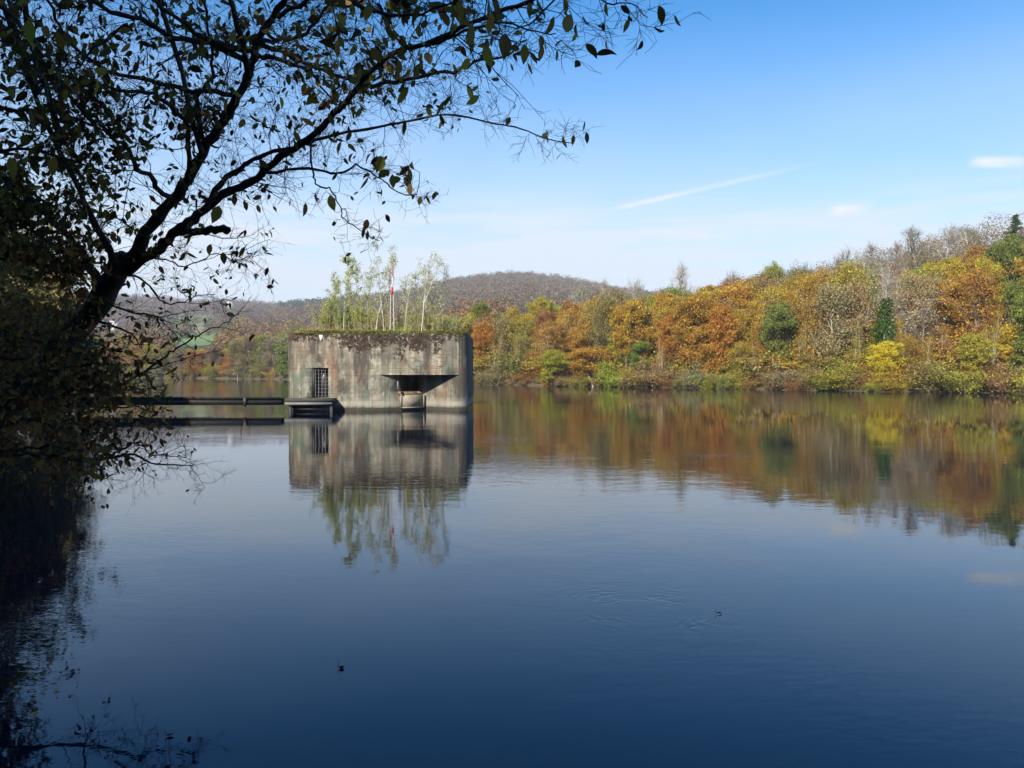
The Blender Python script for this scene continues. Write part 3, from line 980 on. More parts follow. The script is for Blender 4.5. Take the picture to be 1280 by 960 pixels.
ZT = 5.32
Z_E, Z_DT, Z_DB, Z_W = 2.41, 2.87, .90, 1.28
XL, XR = bx(355.5), bx(584.5)
FOLD = bx(415)
DEPTH = 9.0


def yfront(x):        # left bay recedes slightly
    return np.where(x < FOLD, (FOLD - x) * .10, 0)


_B, _C = np.array([bx(497, .55), .55]), np.array([bx(530, 1.75), 1.75])
CAVX = tuple(_B + (_C - _B) * .84)


def outline(door=False, emb=False, cav=False):
    pts = []
    r1, r2 = .75, .55
    yl = float(yfront(XL))
    for a in np.linspace(180, 270, 8):     # front left corner
        pts.append((XL + r1 + r1 * math.cos(R(a)), yl + r1 + r1 * math.sin(R(a))))
    if door:
        for x, dy in ((bx(389), 0), (bx(389), .75), (bx(410.5), .75), (bx(410.5), 0)):
            pts.append((x, float(yfront(np.array(x))) + dy))
    pts.append((FOLD - .12, .012))
    pts.append((FOLD, 0.07))
    pts.append((FOLD + .07, 0))
    if emb:
        pts.append((bx(474), 0))
        pts.append((bx(497, .55), .55))
        if cav:
            pts.append((bx(497, .55) + .15, 3.6))
            pts.append((bx(524, 1.55), 3.6))
            pts.append(CAVX)
        pts.append((bx(530, 1.75), 1.75))
        pts.append((bx(574), 0))
    for a in np.linspace(270, 360, 8):
        pts.append((XR - r2 + r2 * math.cos(R(a)), r2 + r2 * math.sin(R(a))))
    for a in np.linspace(0, 90, 6):
        pts.append((XR - 1 + math.cos(R(a)), DEPTH - 1 + math.sin(R(a))))
    for a in np.linspace(90, 180, 6):
        pts.append((XL + 1 + math.cos(R(a)), DEPTH - 1 + math.sin(R(a))))
    return np.array(pts)


g = Geo()


def wall_ring(P, z0, z1):
    n = len(P)
    V = np.concatenate([np.c_[P, np.full(n, z0)], np.c_[P, np.full(n, z1)]])
    i = np.arange(n)
    j = (i + 1) % n
    g.add(V, np.stack([i, j, j + n, i + n], 1))


def cap(poly, z, up):
    c = np.mean(poly, 0)
    V = np.concatenate([[[*c, z]], np.c_[poly, np.full(len(poly), z)]])
    n = len(poly)
    i = np.arange(n) + 1
    j = i % n + 1
    g.add(V, np.stack([np.zeros(n, int), i, j] if up else [np.zeros(n, int), j, i], 1))


wall_ring(outline(False, True), -1.5, Z_DB)
wall_ring(outline(True, True), Z_DB, Z_W)
wall_ring(outline(True, True, True), Z_W, Z_E)
wall_ring(outline(True), Z_E, Z_DT)
O = outline()
dO = np.concatenate([[0], np.cumsum(np.linalg.norm(np.roll(O, -1, 0) - O, axis=1))])
sO = np.linspace(0, dO[-1], 241)[:-1]
Oc = np.concatenate([O, O[:1]])
O = np.stack([np.interp(sO, dO, Oc[:, 0]), np.interp(sO, dO, Oc[:, 1])], 1)
e1 = np.roll(O, -1, 0) - np.roll(O, 1, 0)
nrm = unit(np.c_[e1[:, 1], -e1[:, 0]])
prev, zp = O, np.full(len(O), Z_DT)
rr_ = np.random.default_rng(3)
rag = rr_.normal(size=len(O)) * .5 + np.sin(sO * 1.9) * .6 + np.sin(sO * 4.3 + 1)
for ins, z, am in ((0, ZT - .42, 0), (.04, ZT - .28, .016), (.13, ZT - .13, .036), (.30, ZT - .04, .05), (.60, ZT, .045)):
    cur = O - nrm * (ins + rr_.normal(size=(len(O), 1)) * am * .6)
    zc = np.full(len(O), z) + rag * am
    n = len(O)
    V = np.concatenate([np.c_[prev, zp], np.c_[cur, zc]])
    i = np.arange(n)
    j = (i + 1) % n
    g.add(V, np.stack([i, j, j + n, i + n], 1))
    prev, zp = cur, zc
cap(prev, ZT, True)
A_, B_, C_, E_ = (bx(474), 0), (bx(497, .55), .55), (bx(530, 1.75), 1.75), (bx(574), 0)
cap(np.array([A_, B_, C_, E_]), Z_E, False)
cv = np.array([B_, (B_[0] + .15, 3.6), (bx(524, 1.55), 3.6), CAVX])
cap(cv, Z_E, False)
cap(cv, Z_W, True)
dr = np.array([(bx(389), yfront(np.array(bx(389)))), (bx(389), float(yfront(np.array(bx(389)))) + .75), (bx(410.5), float(yfront(np.array(bx(410.5)))) + .75), (bx(410.5), yfront(np.array(bx(410.5))))], float)
cap(dr, Z_DT, False)
cap(dr, Z_DB, True)

m, t, out = material('weathered_concrete')
P = t.coord()
x_, y_, z_ = t.sep(P)
fine = t.noise(P, 9, 8, .65)
mid = t.noise(P, 1.6, 6, .6)
streak_n = t.noise(t.mapping(P, (2.6, 2.6, .10)), 1.0, 5, .6)
streak2 = t.noise(t.mapping(P, (7.5, 7.5, .22), (3, 1, 5)), 1.0, 5, .6)
big = t.noise(t.mapping(P, (.85, .85, .26), (4.1, 2, 1)), 1.0, 6, .66, .6)
big2 = t.noise(t.mapping(P, (1.0, 1.0, .25), (9.3, 5, 7)), 1.0, 6, .66, .4)
low = t.rng(z_, 1.6, 4.6, 1.0, .15)
col = t.mix(t.rng(mid, .36, .64), (.33, .305, .23, 1), (.145, .14, .108, 1))
col = t.mix(t.rng(t.noise(P, 1.1, 5, .65), .50, .62), col, (.42, .385, .31, 1))
col = t.mix(t.mul(t.rng(streak_n, .45, .57), .78), col, (.13, .115, .09, 1))
col = t.mix(t.mul(t.mul(t.rng(big, .44, .66), low), .85), col, (.095, .15, .105, 1))
col = t.mix(t.mul(t.mul(t.rng(big2, .50, .60), t.rng(z_, 2, 5, 1, .4)), .8), col, (.21, .125, .075, 1))
dark = t.noise(t.mapping(P, (.9, .9, .35), (13.3, 5, 2)), 1.0, 6, .68, .5)
col = t.mix(t.mul(t.rng(dark, .51, .61), .85), col, (.055, .048, .04, 1))
col = t.mix(t.mul(t.rng(streak2, .55, .68), .35), col, (.09, .08, .065, 1))
col = t.mix(t.mul(t.rng(t.noise(t.mapping(P, (5, 5, .35), (7, 3, 2)), 1.0, 5, .65), .57, .68), .4), col, (.46, .43, .36, 1))
blot = t.noise(P, 4.5, 6, .7)
col = t.mix(t.mul(t.rng(blot, .56, .66), .45), col, (.12, .10, .075, 1))
# the dark run-off beside the fold
fx = t.mul(t.rng(x_, FOLD + .15, FOLD + .45), t.rng(x_, FOLD + .7, FOLD + 1.6, 1, 0))
col = t.mix(t.mul(t.mul(fx, t.rng(mid, .35, .55)), t.rng(z_, 1.0, 4.4, .9, .1)), col, (.05, .045, .036, 1))
fx2 = t.mul(t.rng(x_, XL, XL + .12), t.rng(x_, XL + .35, XL + .6, 1, 0))
col = t.mix(t.mul(fx2, t.rng(streak2, .40, .58)), col, (.05, .045, .036, 1))
cr_ = t.mul(t.rng(x_, XR - 1.5, XR - .5), t.rng(streak2, .36, .56))  # right corner: streaky stain, painted darker to deepen its skylit shade
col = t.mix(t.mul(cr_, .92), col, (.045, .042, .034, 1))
# board marks left by the shuttering
zz = t.math('FRACT', t.math('DIVIDE', t.addn(z_, t.mul(mid, .03)), .235))
board = t.mul(t.rng(zz, .0, .13, 1, 0), t.rng(t.noise(t.mapping(P, (1.2, 1.2, 5)), 1.0, 4), .40, .56))
upper = t.rng(z_, 2.4, 3.2)
col = t.mix(t.mul(t.mul(board, t.rng(z_, 1.0, 3.2, .3, 1)), .85), col, (.07, .06, .045, 1))
pits = t.mul(t.rng(t.noise(P, 16, 3, .6), .66, .74), .8)
col = t.mix(pits, col, (.05, .045, .035, 1))
# dark growth in the board joints over the embrasure
gm = t.mul(t.mul(t.rng(x_, 1.9, 2.6), t.rng(x_, 4.2, 4.7, 1, 0)), t.mul(t.rng(z_, 2.75, 2.95), t.rng(z_, 3.65, 3.8, 1, 0)))
gj = t.rng(t.noise(t.mapping(P, (2.5, 2.5, 7)), 1.0, 5, .65), .53, .60)
col = t.mix(t.mul(t.mul(gm, gj), .85), col, (.05, .04, .028, 1))
# brown moss creeping down from the roof
edge_n = t.noise(t.mapping(P, (1.0, 1.0, .5), (1.7, 0, 0)), 1.0, 5, .6)
xm = t.mul(t.rng(x_, -2.6, -1.6, .5, 1), t.rng(x_, 4.2, 5.2, 1, .45))
mdepth = t.mul(t.rng(edge_n, .34, .64, .55, 2.1, False), xm)
mline = t.math('SUBTRACT', z_, t.math('SUBTRACT', ZT, mdepth))
mossy = t.math('MULTIPLY', t.rng(mline, -.06, .10), t.rng(t.addn(t.noise(P, 4.2, 6, .72), t.mul(mline, .14)), .48, .55))
msc = t.mix(t.rng(t.noise(P, 3.2, 5), .4, .65), (.016, .010, .007, 1), (.055, .031, .016, 1))
msc = t.mix(t.mul(t.rng(z_, ZT - .30, ZT - .05), t.rng(mid, .36, .56)), msc, (.09, .105, .02, 1))
fleck = t.mul(t.rng(t.noise(P, 5.5, 4, .6), .54, .60), t.rng(t.noise(P, 1.3, 3), .42, .58))
mossy = t.mul(mossy, t.math('SUBTRACT', 1.0, t.mul(fleck, .9)))
col = t.mix(mossy, col, msc)
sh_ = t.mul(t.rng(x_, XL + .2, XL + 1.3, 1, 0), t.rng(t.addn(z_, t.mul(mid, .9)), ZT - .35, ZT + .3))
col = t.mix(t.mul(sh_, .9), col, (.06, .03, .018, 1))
# wet foot
foot = t.rng(t.addn(z_, t.mul(t.noise(P, 3, 4), .12)), .24, .34, 1, 0)
lime = t.mul(t.rng(z_, .2, .5), t.rng(t.addn(z_, t.mul(mid, .5)), .6, 1.3, 1, 0))
col = t.mix(t.mul(lime, .5), col, (.48, .46, .38, 1))
col = t.mix(t.mul(foot, .9), col, (.035, .032, .02, 1))
bump = t.n('ShaderNodeBump', {'Strength': .55, 'Distance': .05, 'Height': t.addn(t.addn(t.mul(fine, .7), t.mul(board, -.35)), t.addn(t.mul(mossy, .5), t.mul(pits, -.5)))})
b = t.n('ShaderNodeBsdfPrincipled', {'Base Color': col, 'Roughness': t.rng(foot, 0, 1, .9, .35), 'Normal': bump.outputs[0]})
t.set(out.inputs[0], b.outputs[0])
M_CONC = m
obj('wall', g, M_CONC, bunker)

# sill block and plank in the embrasure
M_SLAB = simple('slab_concrete', (.27, .24, .18), .85, .3, 3, 0, .3)
M_PLANK = simple('brown_plank', (.22, .13, .06), .8, .35, 6)
M_STRIP = simple('pale_strip', (.30, .28, .22), .7, .2, 8)
M_DARKM = simple('dark_steel', (.045, .045, .042), .55, .3, 6, .3)
M_GREYM = simple('galvanised_steel', (.33, .34, .35), .45, .2, 6, .6)
_T = (_C - _B) / np.linalg.norm(_C - _B)
_N = np.array([_T[1], -_T[0]])
WL = float(np.linalg.norm(_C - _B))


def oblique(g, s0, s1, o0, o1, z0, z1, z1b=None):
    z1b = z1 if z1b is None else z1b
    q = [_B + _T * (s * WL) + _N * o for s, o in ((s0, o1), (s1, o1), (s1, o0), (s0, o0))]
    V = [(*p, z0) for p in q] + [(*q[0], z1), (*q[1], z1b), (*q[2], z1b), (*q[3], z1)]
    return g.add(V, [[0, 3, 2, 1], [4, 5, 6, 7], [0, 1, 5, 4], [1, 2, 6, 5], [2, 3, 7, 6], [3, 0, 4, 7]])


slab = obj('sill_block', oblique(Geo(), .06, .95, .003, .24, .17, 1.08), M_SLAB, bunker)
g = Geo()
oblique(g, .045, .085, .243, .27, .19, 1.10)
oblique(g, .90, .945, .243, .27, .19, 1.06)
oblique(g, .09, .895, .243, .27, .17, .235)
obj('edging', g, M_STRIP, slab)
obj('plank', oblique(Geo(), .0, .90, .02, .255, 1.083, 1.30, 1.14), M_PLANK, bunker)
g = Geo().box((bx(496.7), .0, 1.38), (bx(497.7), .10, 1.98))
obj('post', g, M_STRIP, bunker)

# barred door
yd = float(yfront(np.array(bx(400)))) + .16
door = empty('barred_door', (0, 0, 0))
door.parent = bunker
g = Geo()
dx0, dx1 = bx(393.2), bx(409.6)
for xx in np.linspace(dx0, dx1, 5):
    g.tubes([(xx, yd, Z_DB + .06), (xx, yd, Z_DT - .12)], [.020, .020], 6)
for zz_ in np.linspace(Z_DB + .1, Z_DT - .16, 8):
    g.tubes([(dx0, yd + .03, zz_), (dx1, yd + .03, zz_)], [.006, .006], 4)
obj('grille', g, M_GREYM, door)
g = Geo().box((bx(389) + .01, yd - .03, Z_DB + .03), (dx0 - .05, yd + .06, Z_DT - .03)).box((dx0 - .05, yd - .02, Z_DT - .12), (bx(410.5) - .01, yd + .06, Z_DT - .03))  # wide left strip stands in for the jamb's shade, top bar is frame
obj('frame_and_jamb_shade', g, M_DARKM, door)
g = Geo().box((bx(389) + .01, yd + .5, Z_DB + .02), (bx(410.5) - .01, yd + .54, Z_DT - .02))
obj('inner_panel', g, M_DARKM, door)
g = Geo().box((bx(403.2), yd - .04, 2.05), (bx(404.6), yd - .005, 2.5))
obj('lock_plate', g, M_GREYM, door)
# small white plate high on the left bay
g = Geo()
yy_ = float(yfront(np.array(bx(401)))) - .022
g.add([(bx(399), yy_, zat(418.5, BD)), (bx(403.6), yy_, zat(418.8, BD)), (bx(402.6), yy_, zat(426.5, BD)), (bx(400.2), yy_, zat(426, BD)),
       (bx(399), yy_ + .02, zat(418.5, BD)), (bx(403.6), yy_ + .02, zat(418.8, BD)), (bx(402.6), yy_ + .02, zat(426.5, BD)), (bx(400.2), yy_ + .02, zat(426, BD))],
      [[0, 3, 2, 1], [4, 5, 6, 7], [0, 1, 5, 4], [1, 2, 6, 5], [2, 3, 7, 6], [3, 0, 4, 7]])
obj('white_plate', g, simple('white_paint', (.78, .78, .75), .6, .1), bunker)

# turf, moss and grass of the roof
m, t, out = material('roof_turf')
P = t.coord()
col = t.mix(t.rng(t.noise(P, 1.5, 5), .4, .62), (.22, .22, .05, 1), (.32, .25, .10, 1))
t.set(out.inputs[0], t.n('ShaderNodeBsdfPrincipled', {'Base Color': col, 'Roughness': .95}).outputs[0])
M_TURF = m
g = Geo()
nx_, ny_ = 70, 46
tx = np.linspace(XL + .55, XR - .45, nx_)
ty = np.linspace(.30, DEPTH - .3, ny_)
TX, TY = np.meshgrid(tx, ty)
dedge = np.minimum(np.minimum(TX - XL - .55, XR - .45 - TX), np.minimum(TY - .30, DEPTH - .3 - TY))
hump = .0 + .42 * smooth(.1, 2.6, dedge) + .10 * np.sin(TX * 2.1 + 1) * np.sin(TY * 1.7) * smooth(0, .8, dedge) + .05 * np.sin(TX * 6.3) * np.sin(TY * 5.1)
TZ = ZT - .16 + hump
ii = np.arange(ny_ - 1)[:, None] * nx_ + np.arange(nx_ - 1)[None]
g.add(np.stack([TX, TY, TZ], -1).reshape(-1, 3), np.stack([ii, ii + 1, ii + nx_ + 1, ii + nx_], -1).reshape(-1, 4))
obj('roof_turf', g, M_TURF, bunker, True)


def roof_z(x, y):
    de = np.minimum(np.minimum(x - XL - .25, XR - .2 - x), np.minimum(y - .30, DEPTH - .3 - y))
    return ZT - .07 + .42 * smooth(.1, 2.6, np.maximum(de, 0))


n = 5200
x = rng.uniform(XL + .45, XR - .35, n)
y = np.abs(rng.normal(0, 1.3, n)) + .16
y = np.where(y > 5, rng.uniform(.2, 5, n), y)
B = np.stack([x, y, roof_z(x, y) - .05], 1)
L = rng.uniform(.10, .36, n) * (.45 + .65 * np.sin(x * 1.3 + 2) ** 2) * np.clip(.35 + y * .5, .35, 1)
dirs = np.stack([rng.normal(0, .35, n), rng.normal(-.25, .35, n), np.ones(n)], 1)
Pl = wander(rng, B, dirs, L, 3, .25, -.2)
g = Geo()
tn = np.stack([rng.uniform(0, 1, n), rng.uniform(0, 1, n) * .5 + .25 * (1 + np.sin(x * .9)), rng.uniform(0, 1, n)], 1)
g.tubes(Pl, np.array([.013, .01, .003])[None] * np.ones((n, 1)), 3, np.clip(tn, 0, 1))
grass = obj('roof_grass', g, M_LEAF, None, color=(.46, .43, .14), loc=(BX, BD, 0))
tag(grass, kind='stuff')
# moss cushions lapping over the rim
g = Geo()
n = 1500
x = rng.uniform(XL + .25, XR - .1, n)
dens = .5 + .5 * np.sin(x * 1.1 + 2) * np.sin(x * .43)
keep = rng.random(n) < .12 + .55 * dens ** 2
x = x[keep]
n = len(x)
yy = yfront(x) - .02 + rng.uniform(0, .3, n)
zz = ZT - .02 - .75 * np.clip((.22 - (yy - yfront(x))) / .24, 0, 1) ** 2 * rng.uniform(0, .5, n)
pts = np.repeat(np.stack([x, yy, zz], 1), 10, 0) + rng.normal(size=(n * 10, 3)) * np.array([.09, .04, .045])
tn = np.stack([rng.uniform(0, 1, n * 10), np.repeat(rng.uniform(0, 1, n), 10), rng.uniform(0, 1, n * 10)], 1)
diamonds(g, rng, pts, rng.uniform(.02, .05, n * 10), tn, .5)
tag(obj('roof_moss', g, M_LEAF, None, color=(.20, .19, .045), loc=(BX, BD, 0)), kind='stuff')

# saplings on the roof
SAP = [  # px, ytop, depth, leaf density, trunk radius, lean, colour
    (412, 352, 1.6, 1.0, .030, -.25), (421, 338, 2.6, 1.1, .03, -.15), (430, 322, 1.2, 1.3, .035, .05), (437, 316, 2.2, 1.3, .035, .10), (447, 326, 3.0, 1.0, .03, .1),
    (459, 338, 1.8, .7, .025, .05), (470, 318, 1.0, .8, .045, -.22), (480, 300, 1.4, .8, .045, .0), (485, 308, 2.4, .6, .035, -.05), (504, 342, 2.2, .35, .025, .1),
    (506, 326, 1.4, .5, .035, .15), (516, 338, 2.8, .5, .03, .05), (527, 316, .9, .8, .055, .35), (531, 330, 2.2, .6, .04, .0), (541, 332, 3.0, .5, .03, .15), (553, 330, 1.7, .3, .03, .15)]
SAPD = ['outermost on the left, low', 'second from the left, bushy', 'bushy, third from the left', 'tall and bushy left of the middle', 'thin, behind the tall bushy one',
        'short, between the bushy group and white trunk', 'white trunk, leaning, left of the tallest', 'tallest of all, beside the red mast', 'thin, right behind the tallest', 'short and nearly bare right of the mast',
        'leafy topped, first right of the mast', 'thin, left of the forked one', 'thick white forked trunk', 'upright, right behind the forked one', 'thin, right of the forked one', 'outermost on the right, nearly bare']
for (px, yt, dep, dens, rad, lean), desc in zip(SAP, SAPD):
    r = np.random.default_rng(int(px * 7 + yt))
    Dq = BD + dep
    X = (px - CX) / F * Dq
    zb = float(roof_z(np.array(X - BX), np.array(dep))) - .05
    o = empty('sapling', (X, Dq, zb))
    Hh = zat(yt, Dq) - zb
    tr, cr = Geo(), Geo()
    T = wander(r, np.zeros((1, 3)), [[lean * .35, r.normal() * .05, 1]], [Hh * .97], 9, .07, .05)
    rad *= .72
    tr.tubes(T, np.linspace(rad, rad * .25, 9), 6)
    if 'forked' in desc and 'thick' in desc:
        T2 = wander(r, T[:, 3], [[.45, 0, 1]], [Hh * .62], 7, .08, .05)
        tr.tubes(T2, np.linspace(rad * .8, rad * .2, 7), 6)
        T = np.concatenate([T[:, 2:9], T2])
    pos, tan, tt, _ = on_lines(r, T, 22, .22, 1)
    B1 = wander(r, pos, side_dirs(r, tan, 25, 55), (1.15 - tt * .75) * .95 * r.uniform(.6, 1.2, len(pos)), 4, .18, .15)
    tr.tubes(B1, np.linspace(.013, .007, 4)[None] * np.ones((len(B1), 1)), 3)
    pos, tan, t2, ix = on_lines(r, B1, 5, .3, 1)
    B2 = wander(r, pos, side_dirs(r, tan), r.uniform(.12, .4, len(pos)), 3, .2, .1)
    tr.tubes(B2, np.linspace(.007, .005, 3)[None] * np.ones((len(B2), 1)), 3)
    obj('trunk', tr, M_BARK, o, True, color=(.55, .52, .44) if rad > .022 else (.36, .35, .24))
    nl = int(820 * dens)
    pos, tan, _, _ = on_lines(r, B2, max(nl // len(B2), 1), .2, 1)
    more, _, _, _ = on_lines(r, T, int(50 * dens), .2, 1)
    pts = np.concatenate([pos, more]) + r.normal(size=(len(pos) + len(more), 3)) * .07
    diamonds(cr, r, pts, r.uniform(.028, .062, len(pts)), r.uniform(0, 1, (len(pts), 3)), .2)
    obj('leaves', cr, M_LEAF, o, color=(.42, .46, .15) if px < 470 else (.42, .44, .19))
    tag(o, f'roof sapling, {desc}', 'sapling', 'saplings on the bunker roof')

UND = [(404, 385), (415, 380), (426, 378), (440, 382), (452, 380), (464, 384), (476, 386), (508, 386), (519, 384), (534, 386), (546, 388), (560, 394), (570, 401)]
for px, yt in UND:
    dep = random.uniform(.9, 3.2)
    Dq = BD + dep
    X = (px - CX) / F * Dq
    zb = float(roof_z(np.array(X - BX), np.array(dep))) - .05
    side = 'left of the red mast' if px < 490 else 'right of the red mast'
    plant('thicket', (X, Dq, zb), zat(yt, Dq) - zb + .3, 1.5, 'sapling' if px < 470 else 'sapling2', 'pale',
          f'low {"yellow-green" if px < 470 else "olive"} undergrowth bush on the bunker roof, {side}', 'undergrowth bushes on the bunker roof')

# red and white signal mast on the roof
mx, md_ = 490.3, 1.0
Dq = BD + md_
X = (mx - CX) / F * Dq
zb = float(roof_z(np.array(X - BX), np.array(md_))) - .05
mast = empty('signal_mast', (X, Dq, zb))
tag(mast, 'slim red and white mast on two pale legs on the bunker roof', 'mast')
M_RED = simple('red_paint', (.50, .085, .05), .55, .15, 6)
M_WHITE = simple('white_mast_paint', (.58, .56, .50), .6, .12, 6)


def mz(y): return zat(y, Dq) - zb


px_m = Dq / F
for s in (-1, 1):
    obj('leg', Geo().tubes([(s * 2.4 * px_m, 0, 0), (s * 1.9 * px_m, 0, mz(367))], [.026, .022], 8), M_WHITE, mast, True)
obj('marker_board', Geo().tubes([(-.02, -.03, mz(368.5)), (-.02, -.03, mz(367.5)), (0, -.03, mz(360)), (0, -.03, mz(358.5))], [.05, .10, .10, .05], 10), M_RED, mast, True)
obj('pole', Geo().tubes([(0, 0, mz(368)), (.04, 0, mz(352)), (.05, 0, mz(345))], [.04, .042, .042], 8), M_WHITE, mast, True)
obj('pole_tip', Geo().tubes([(.05, 0, mz(345)), (.05, 0, mz(338)), (.06, 0, mz(333)), (.07, 0, mz(329))], [.052, .045, .018, .005], 8), M_RED, mast, True)

# ------------------------------------------------------------------ footbridge and landing
fb = empty('footbridge', (-20, BD, 0))
tag(fb, 'dark low footbridge running from the left bank to the bunker door', 'footbridge')
M_DECK = simple('weathered_deck', (.05, .05, .04), .85, .35, 3, 0, .3)
zt, zb_ = zat(497.2, BD - .6), zat(503.2, BD - .6)
xl, xr = -31.5 + 20, (XL + BX) + 20 + .02
y0, y1 = -.93, -.05
g = Geo().box((xl, y0, zt - .10), (xr, y1, zt))
deck = obj('deck', g, M_DECK, fb)
g = Geo()
for yb in (y0 + .08, y1 - .2):
    g.box((xl, yb, zb_ - .13), (xr - .004, yb + .09, zt - .103))
    g.box((xl, yb - .05, zb_ - .16), (xr - .004, yb + .14, zb_ - .133))
obj('girder', g, M_DARKM, fb)
g = Geo().box((xl, y0 - .03, zt - .02), (xr - .004, y0 - .003, zt + .07))
obj('kerb', g, M_DECK, fb)
for ppx in (185, 300.6, 306.3):
    xq = (ppx - CX) / F * (BD - .93) + 20
    hp = zat(478.5 if ppx != 306.3 else 480, BD)
    yq = y0 + .05 if ppx != 306.3 else y1 - .1
    obj('rail_post', Geo().tubes([(xq, yq, zt - .1), (xq, yq, hp)], [.032 if ppx != 306.3 else .016] * 2, 6), M_DARKM, fb)
xq = (306 - CX) / F * (BD - .93) + 20
obj('bracket', Geo().box((xq - .10, y0 - .06, zb_ - .24), (xq + .10, y0 - .032, zt + .05)), M_DARKM, fb)

lp = empty('landing_platform', ((XL + BX) + 1.5, BD, 0))
tag(lp, 'dark landing platform with grey edge below the barred door', 'platform')
ox = -((XL + BX) + 1.5)
lx0, lx1 = (356 - CX) / F * (BD - .95) + ox, (416.3 - CX) / F * (BD - .95) + ox
g = Geo().box((lx0, -.97, zat(502.6, BD - .95)), (lx1, -.03, zat(498.0, BD - .95)))
obj('platform_top', g, M_DECK, lp)
g = Geo().box((lx0, -1.01, zat(506.3, BD - .95)), (lx1 - .06, -.973, zat(503, BD - .95)))
obj('edge_beam', g, simple('grey_beam', (.17, .18, .185), .6, .2, 3), lp)
for xx in (lx0 + .32, lx1 - .14):
    obj('pile', Geo().box((xx - .09, -.88, -1.2), (xx + .09, -.70, zat(506.3, BD - .95))), M_DARKM, lp)
obj('shade_panel', Geo().box((lx0 + .05, -.35, -1.2), (lx1 - .18, -.10, zat(502.7, BD - .95) - .01)), M_DARKM, lp)  # dark panel added to give the black shadow beneath the platform


# ------------------------------------------------------------------ houses on the far hill
def house(px, D_, wpx, hpx, label):
    zg = float(ground_z(px, D_))
    X = (px - CX) / F * D_
    wd, hh = wpx / F * D_, hpx / F * D_
    o = empty('house', (X, D_, zg + 5.5), R(12))
    tag(o, label, 'house', 'white houses on the far hill')
    g = Geo().box((-wd / 2, -3, -8), (wd / 2, 3, hh * .62))
    g.add([(-wd / 2, -3, hh * .62), (-wd / 2, 3, hh * .62), (-wd / 2, 0, hh)], [[0, 2, 1]])
    g.add([(wd / 2, -3, hh * .62), (wd / 2, 3, hh * .62), (wd / 2, 0, hh)], [[0, 1, 2]])
    obj('wall', g, MW, o)
    g = Geo()
    for s in (-1, 1):
        g.add([(-wd / 2 - .3, s * 3.3, hh * .6), (wd / 2 + .3, s * 3.3, hh * .6), (wd / 2 + .3, 0, hh + .06), (-wd / 2 - .3, 0, hh + .06),
               (-wd / 2 - .3, s * 3.3, hh * .6 + .2), (wd / 2 + .3, s * 3.3, hh * .6 + .2), (wd / 2 + .3, 0, hh + .26), (-wd / 2 - .3, 0, hh + .26)],
              [[0, 1, 2, 3], [7, 6, 5, 4], [0, 4, 5, 1], [1, 5, 6, 2], [3, 2, 6, 7], [0, 3, 7, 4]])
    obj('roof', g, MRF, o)
    for k in (-.25, .25):
        obj('window', Geo().box((wd * k - .5, -3.05, hh * .2), (wd * k + .5, -2.98, hh * .2 + 1.3)), M_DARKM, o)


MW = simple('house_render', (.8, .78, .72), .8, .05)
MRF = simple('house_roof_tiles', (.55, .50, .45), .8, .2)
house(288, 1120, 7, 5.5, 'small white house high on the far left hill')
house(143, 700, 10, 5.0, 'pale house seen under the leaning tree, lower on the hill')

exec_near = True
# ------------------------------------------------------------------ the near tree leaning over the water
near = empty('leaning_tree', at(-190, 655, 9.2))
tag(near, 'large dark tree leaning from the left bank over the river, thinning autumn leaves', 'tree')
NB = np.array(near.location)


def pl(pts, D_a, D_b):
    k = len(pts)
    return np.array([at(p[0], p[1], D_a + (D_b - D_a) * i / (k - 1)) for i, p in enumerate(pts)])


def resample(P, n):
    """smooth Catmull-Rom resampling"""
    P = np.asarray(P)
    Q = np.concatenate([[2 * P[0] - P[1]], P, [2 * P[-1] - P[-2]]])
    s = np.linspace(0, len(P) - 1 - 1e-6, n)
    i = s.astype(int)
    u = (s - i)[:, None]
    a, b, c, d = Q[i], Q[i + 1], Q[i + 2], Q[i + 3]
    return .5 * ((2 * b) + (-a + c) * u + (2 * a - 5 * b + 4 * c - d) * u ** 2 + (-a + 3 * b - 3 * c + d) * u ** 3)


RW = np.random.default_rng(5)
LIMBS = []       # (points, r0, r1, twig density per metre, leaf density, name)


def limb(pts, Da, Db, r0, r1, tw=14, lf=1.0, name='limb', n=None):
    r0 = r0 * (.88 if r0 > .015 else 1)
    P = resample(pl(pts, Da, Db), n or max(8, len(pts) * 4))
    if r0 < .035:
        kk = len(P)
        amp_ = np.linalg.norm(P[-1] - P[0]) * .012 + .006
        wob = np.cumsum(RW.normal(size=(kk, 3)), 0)
        wob -= np.linspace(0, 1, kk)[:, None] * wob[-1]
        P = P + wob * amp_ * .55
    LIMBS.append((P, r0, r1, tw * 1.25, lf, name))


limb([(-190, 665), (-70, 570), (40, 478), (98, 412), (146, 342), (160, 326)], 9.2, 7.9, .20, .105, 2, .3, 'trunk')
limb([(155, 334), (180, 298), (204, 262), (233, 227), (252, 190), (281, 149), (290, 134), (310, 96), (318, 65), (324, 48), (340, 22), (362, -8), (385, -50)], 7.95, 5.6, .088, .020, 12, .8)
limb([(160, 336), (200, 311), (222, 289), (244, 271), (270, 249), (292, 238), (322, 221), (342, 203), (371, 184), (401, 161), (421, 139), (444, 114), (460, 94), (491, 67), (534, 54), (602, 24), (655, 3), (705, -18), (770, -25)], 7.95, 3.9, .072, .008, 11, .7)
limb([(262, 252), (279, 225), (296, 214), (305, 206), (322, 197), (349, 188), (371, 184), (397, 175), (430, 166), (480, 157), (514, 151), (561, 143), (615, 154), (648, 160), (685, 174), (716, 179)], 7.3, 5.6, .04, .003, 8, .28)
limb([(448, 111), (467, 107), (500, 96), (558, 89), (601, 77), (642, 64), (658, 50)], 5.9, 5.0, .022, .005, 13, .4)
limb([(534, 54), (580, 40), (620, 22), (662, 32), (695, 42)], 4.9, 4.6, .013, .003, 12, .2)
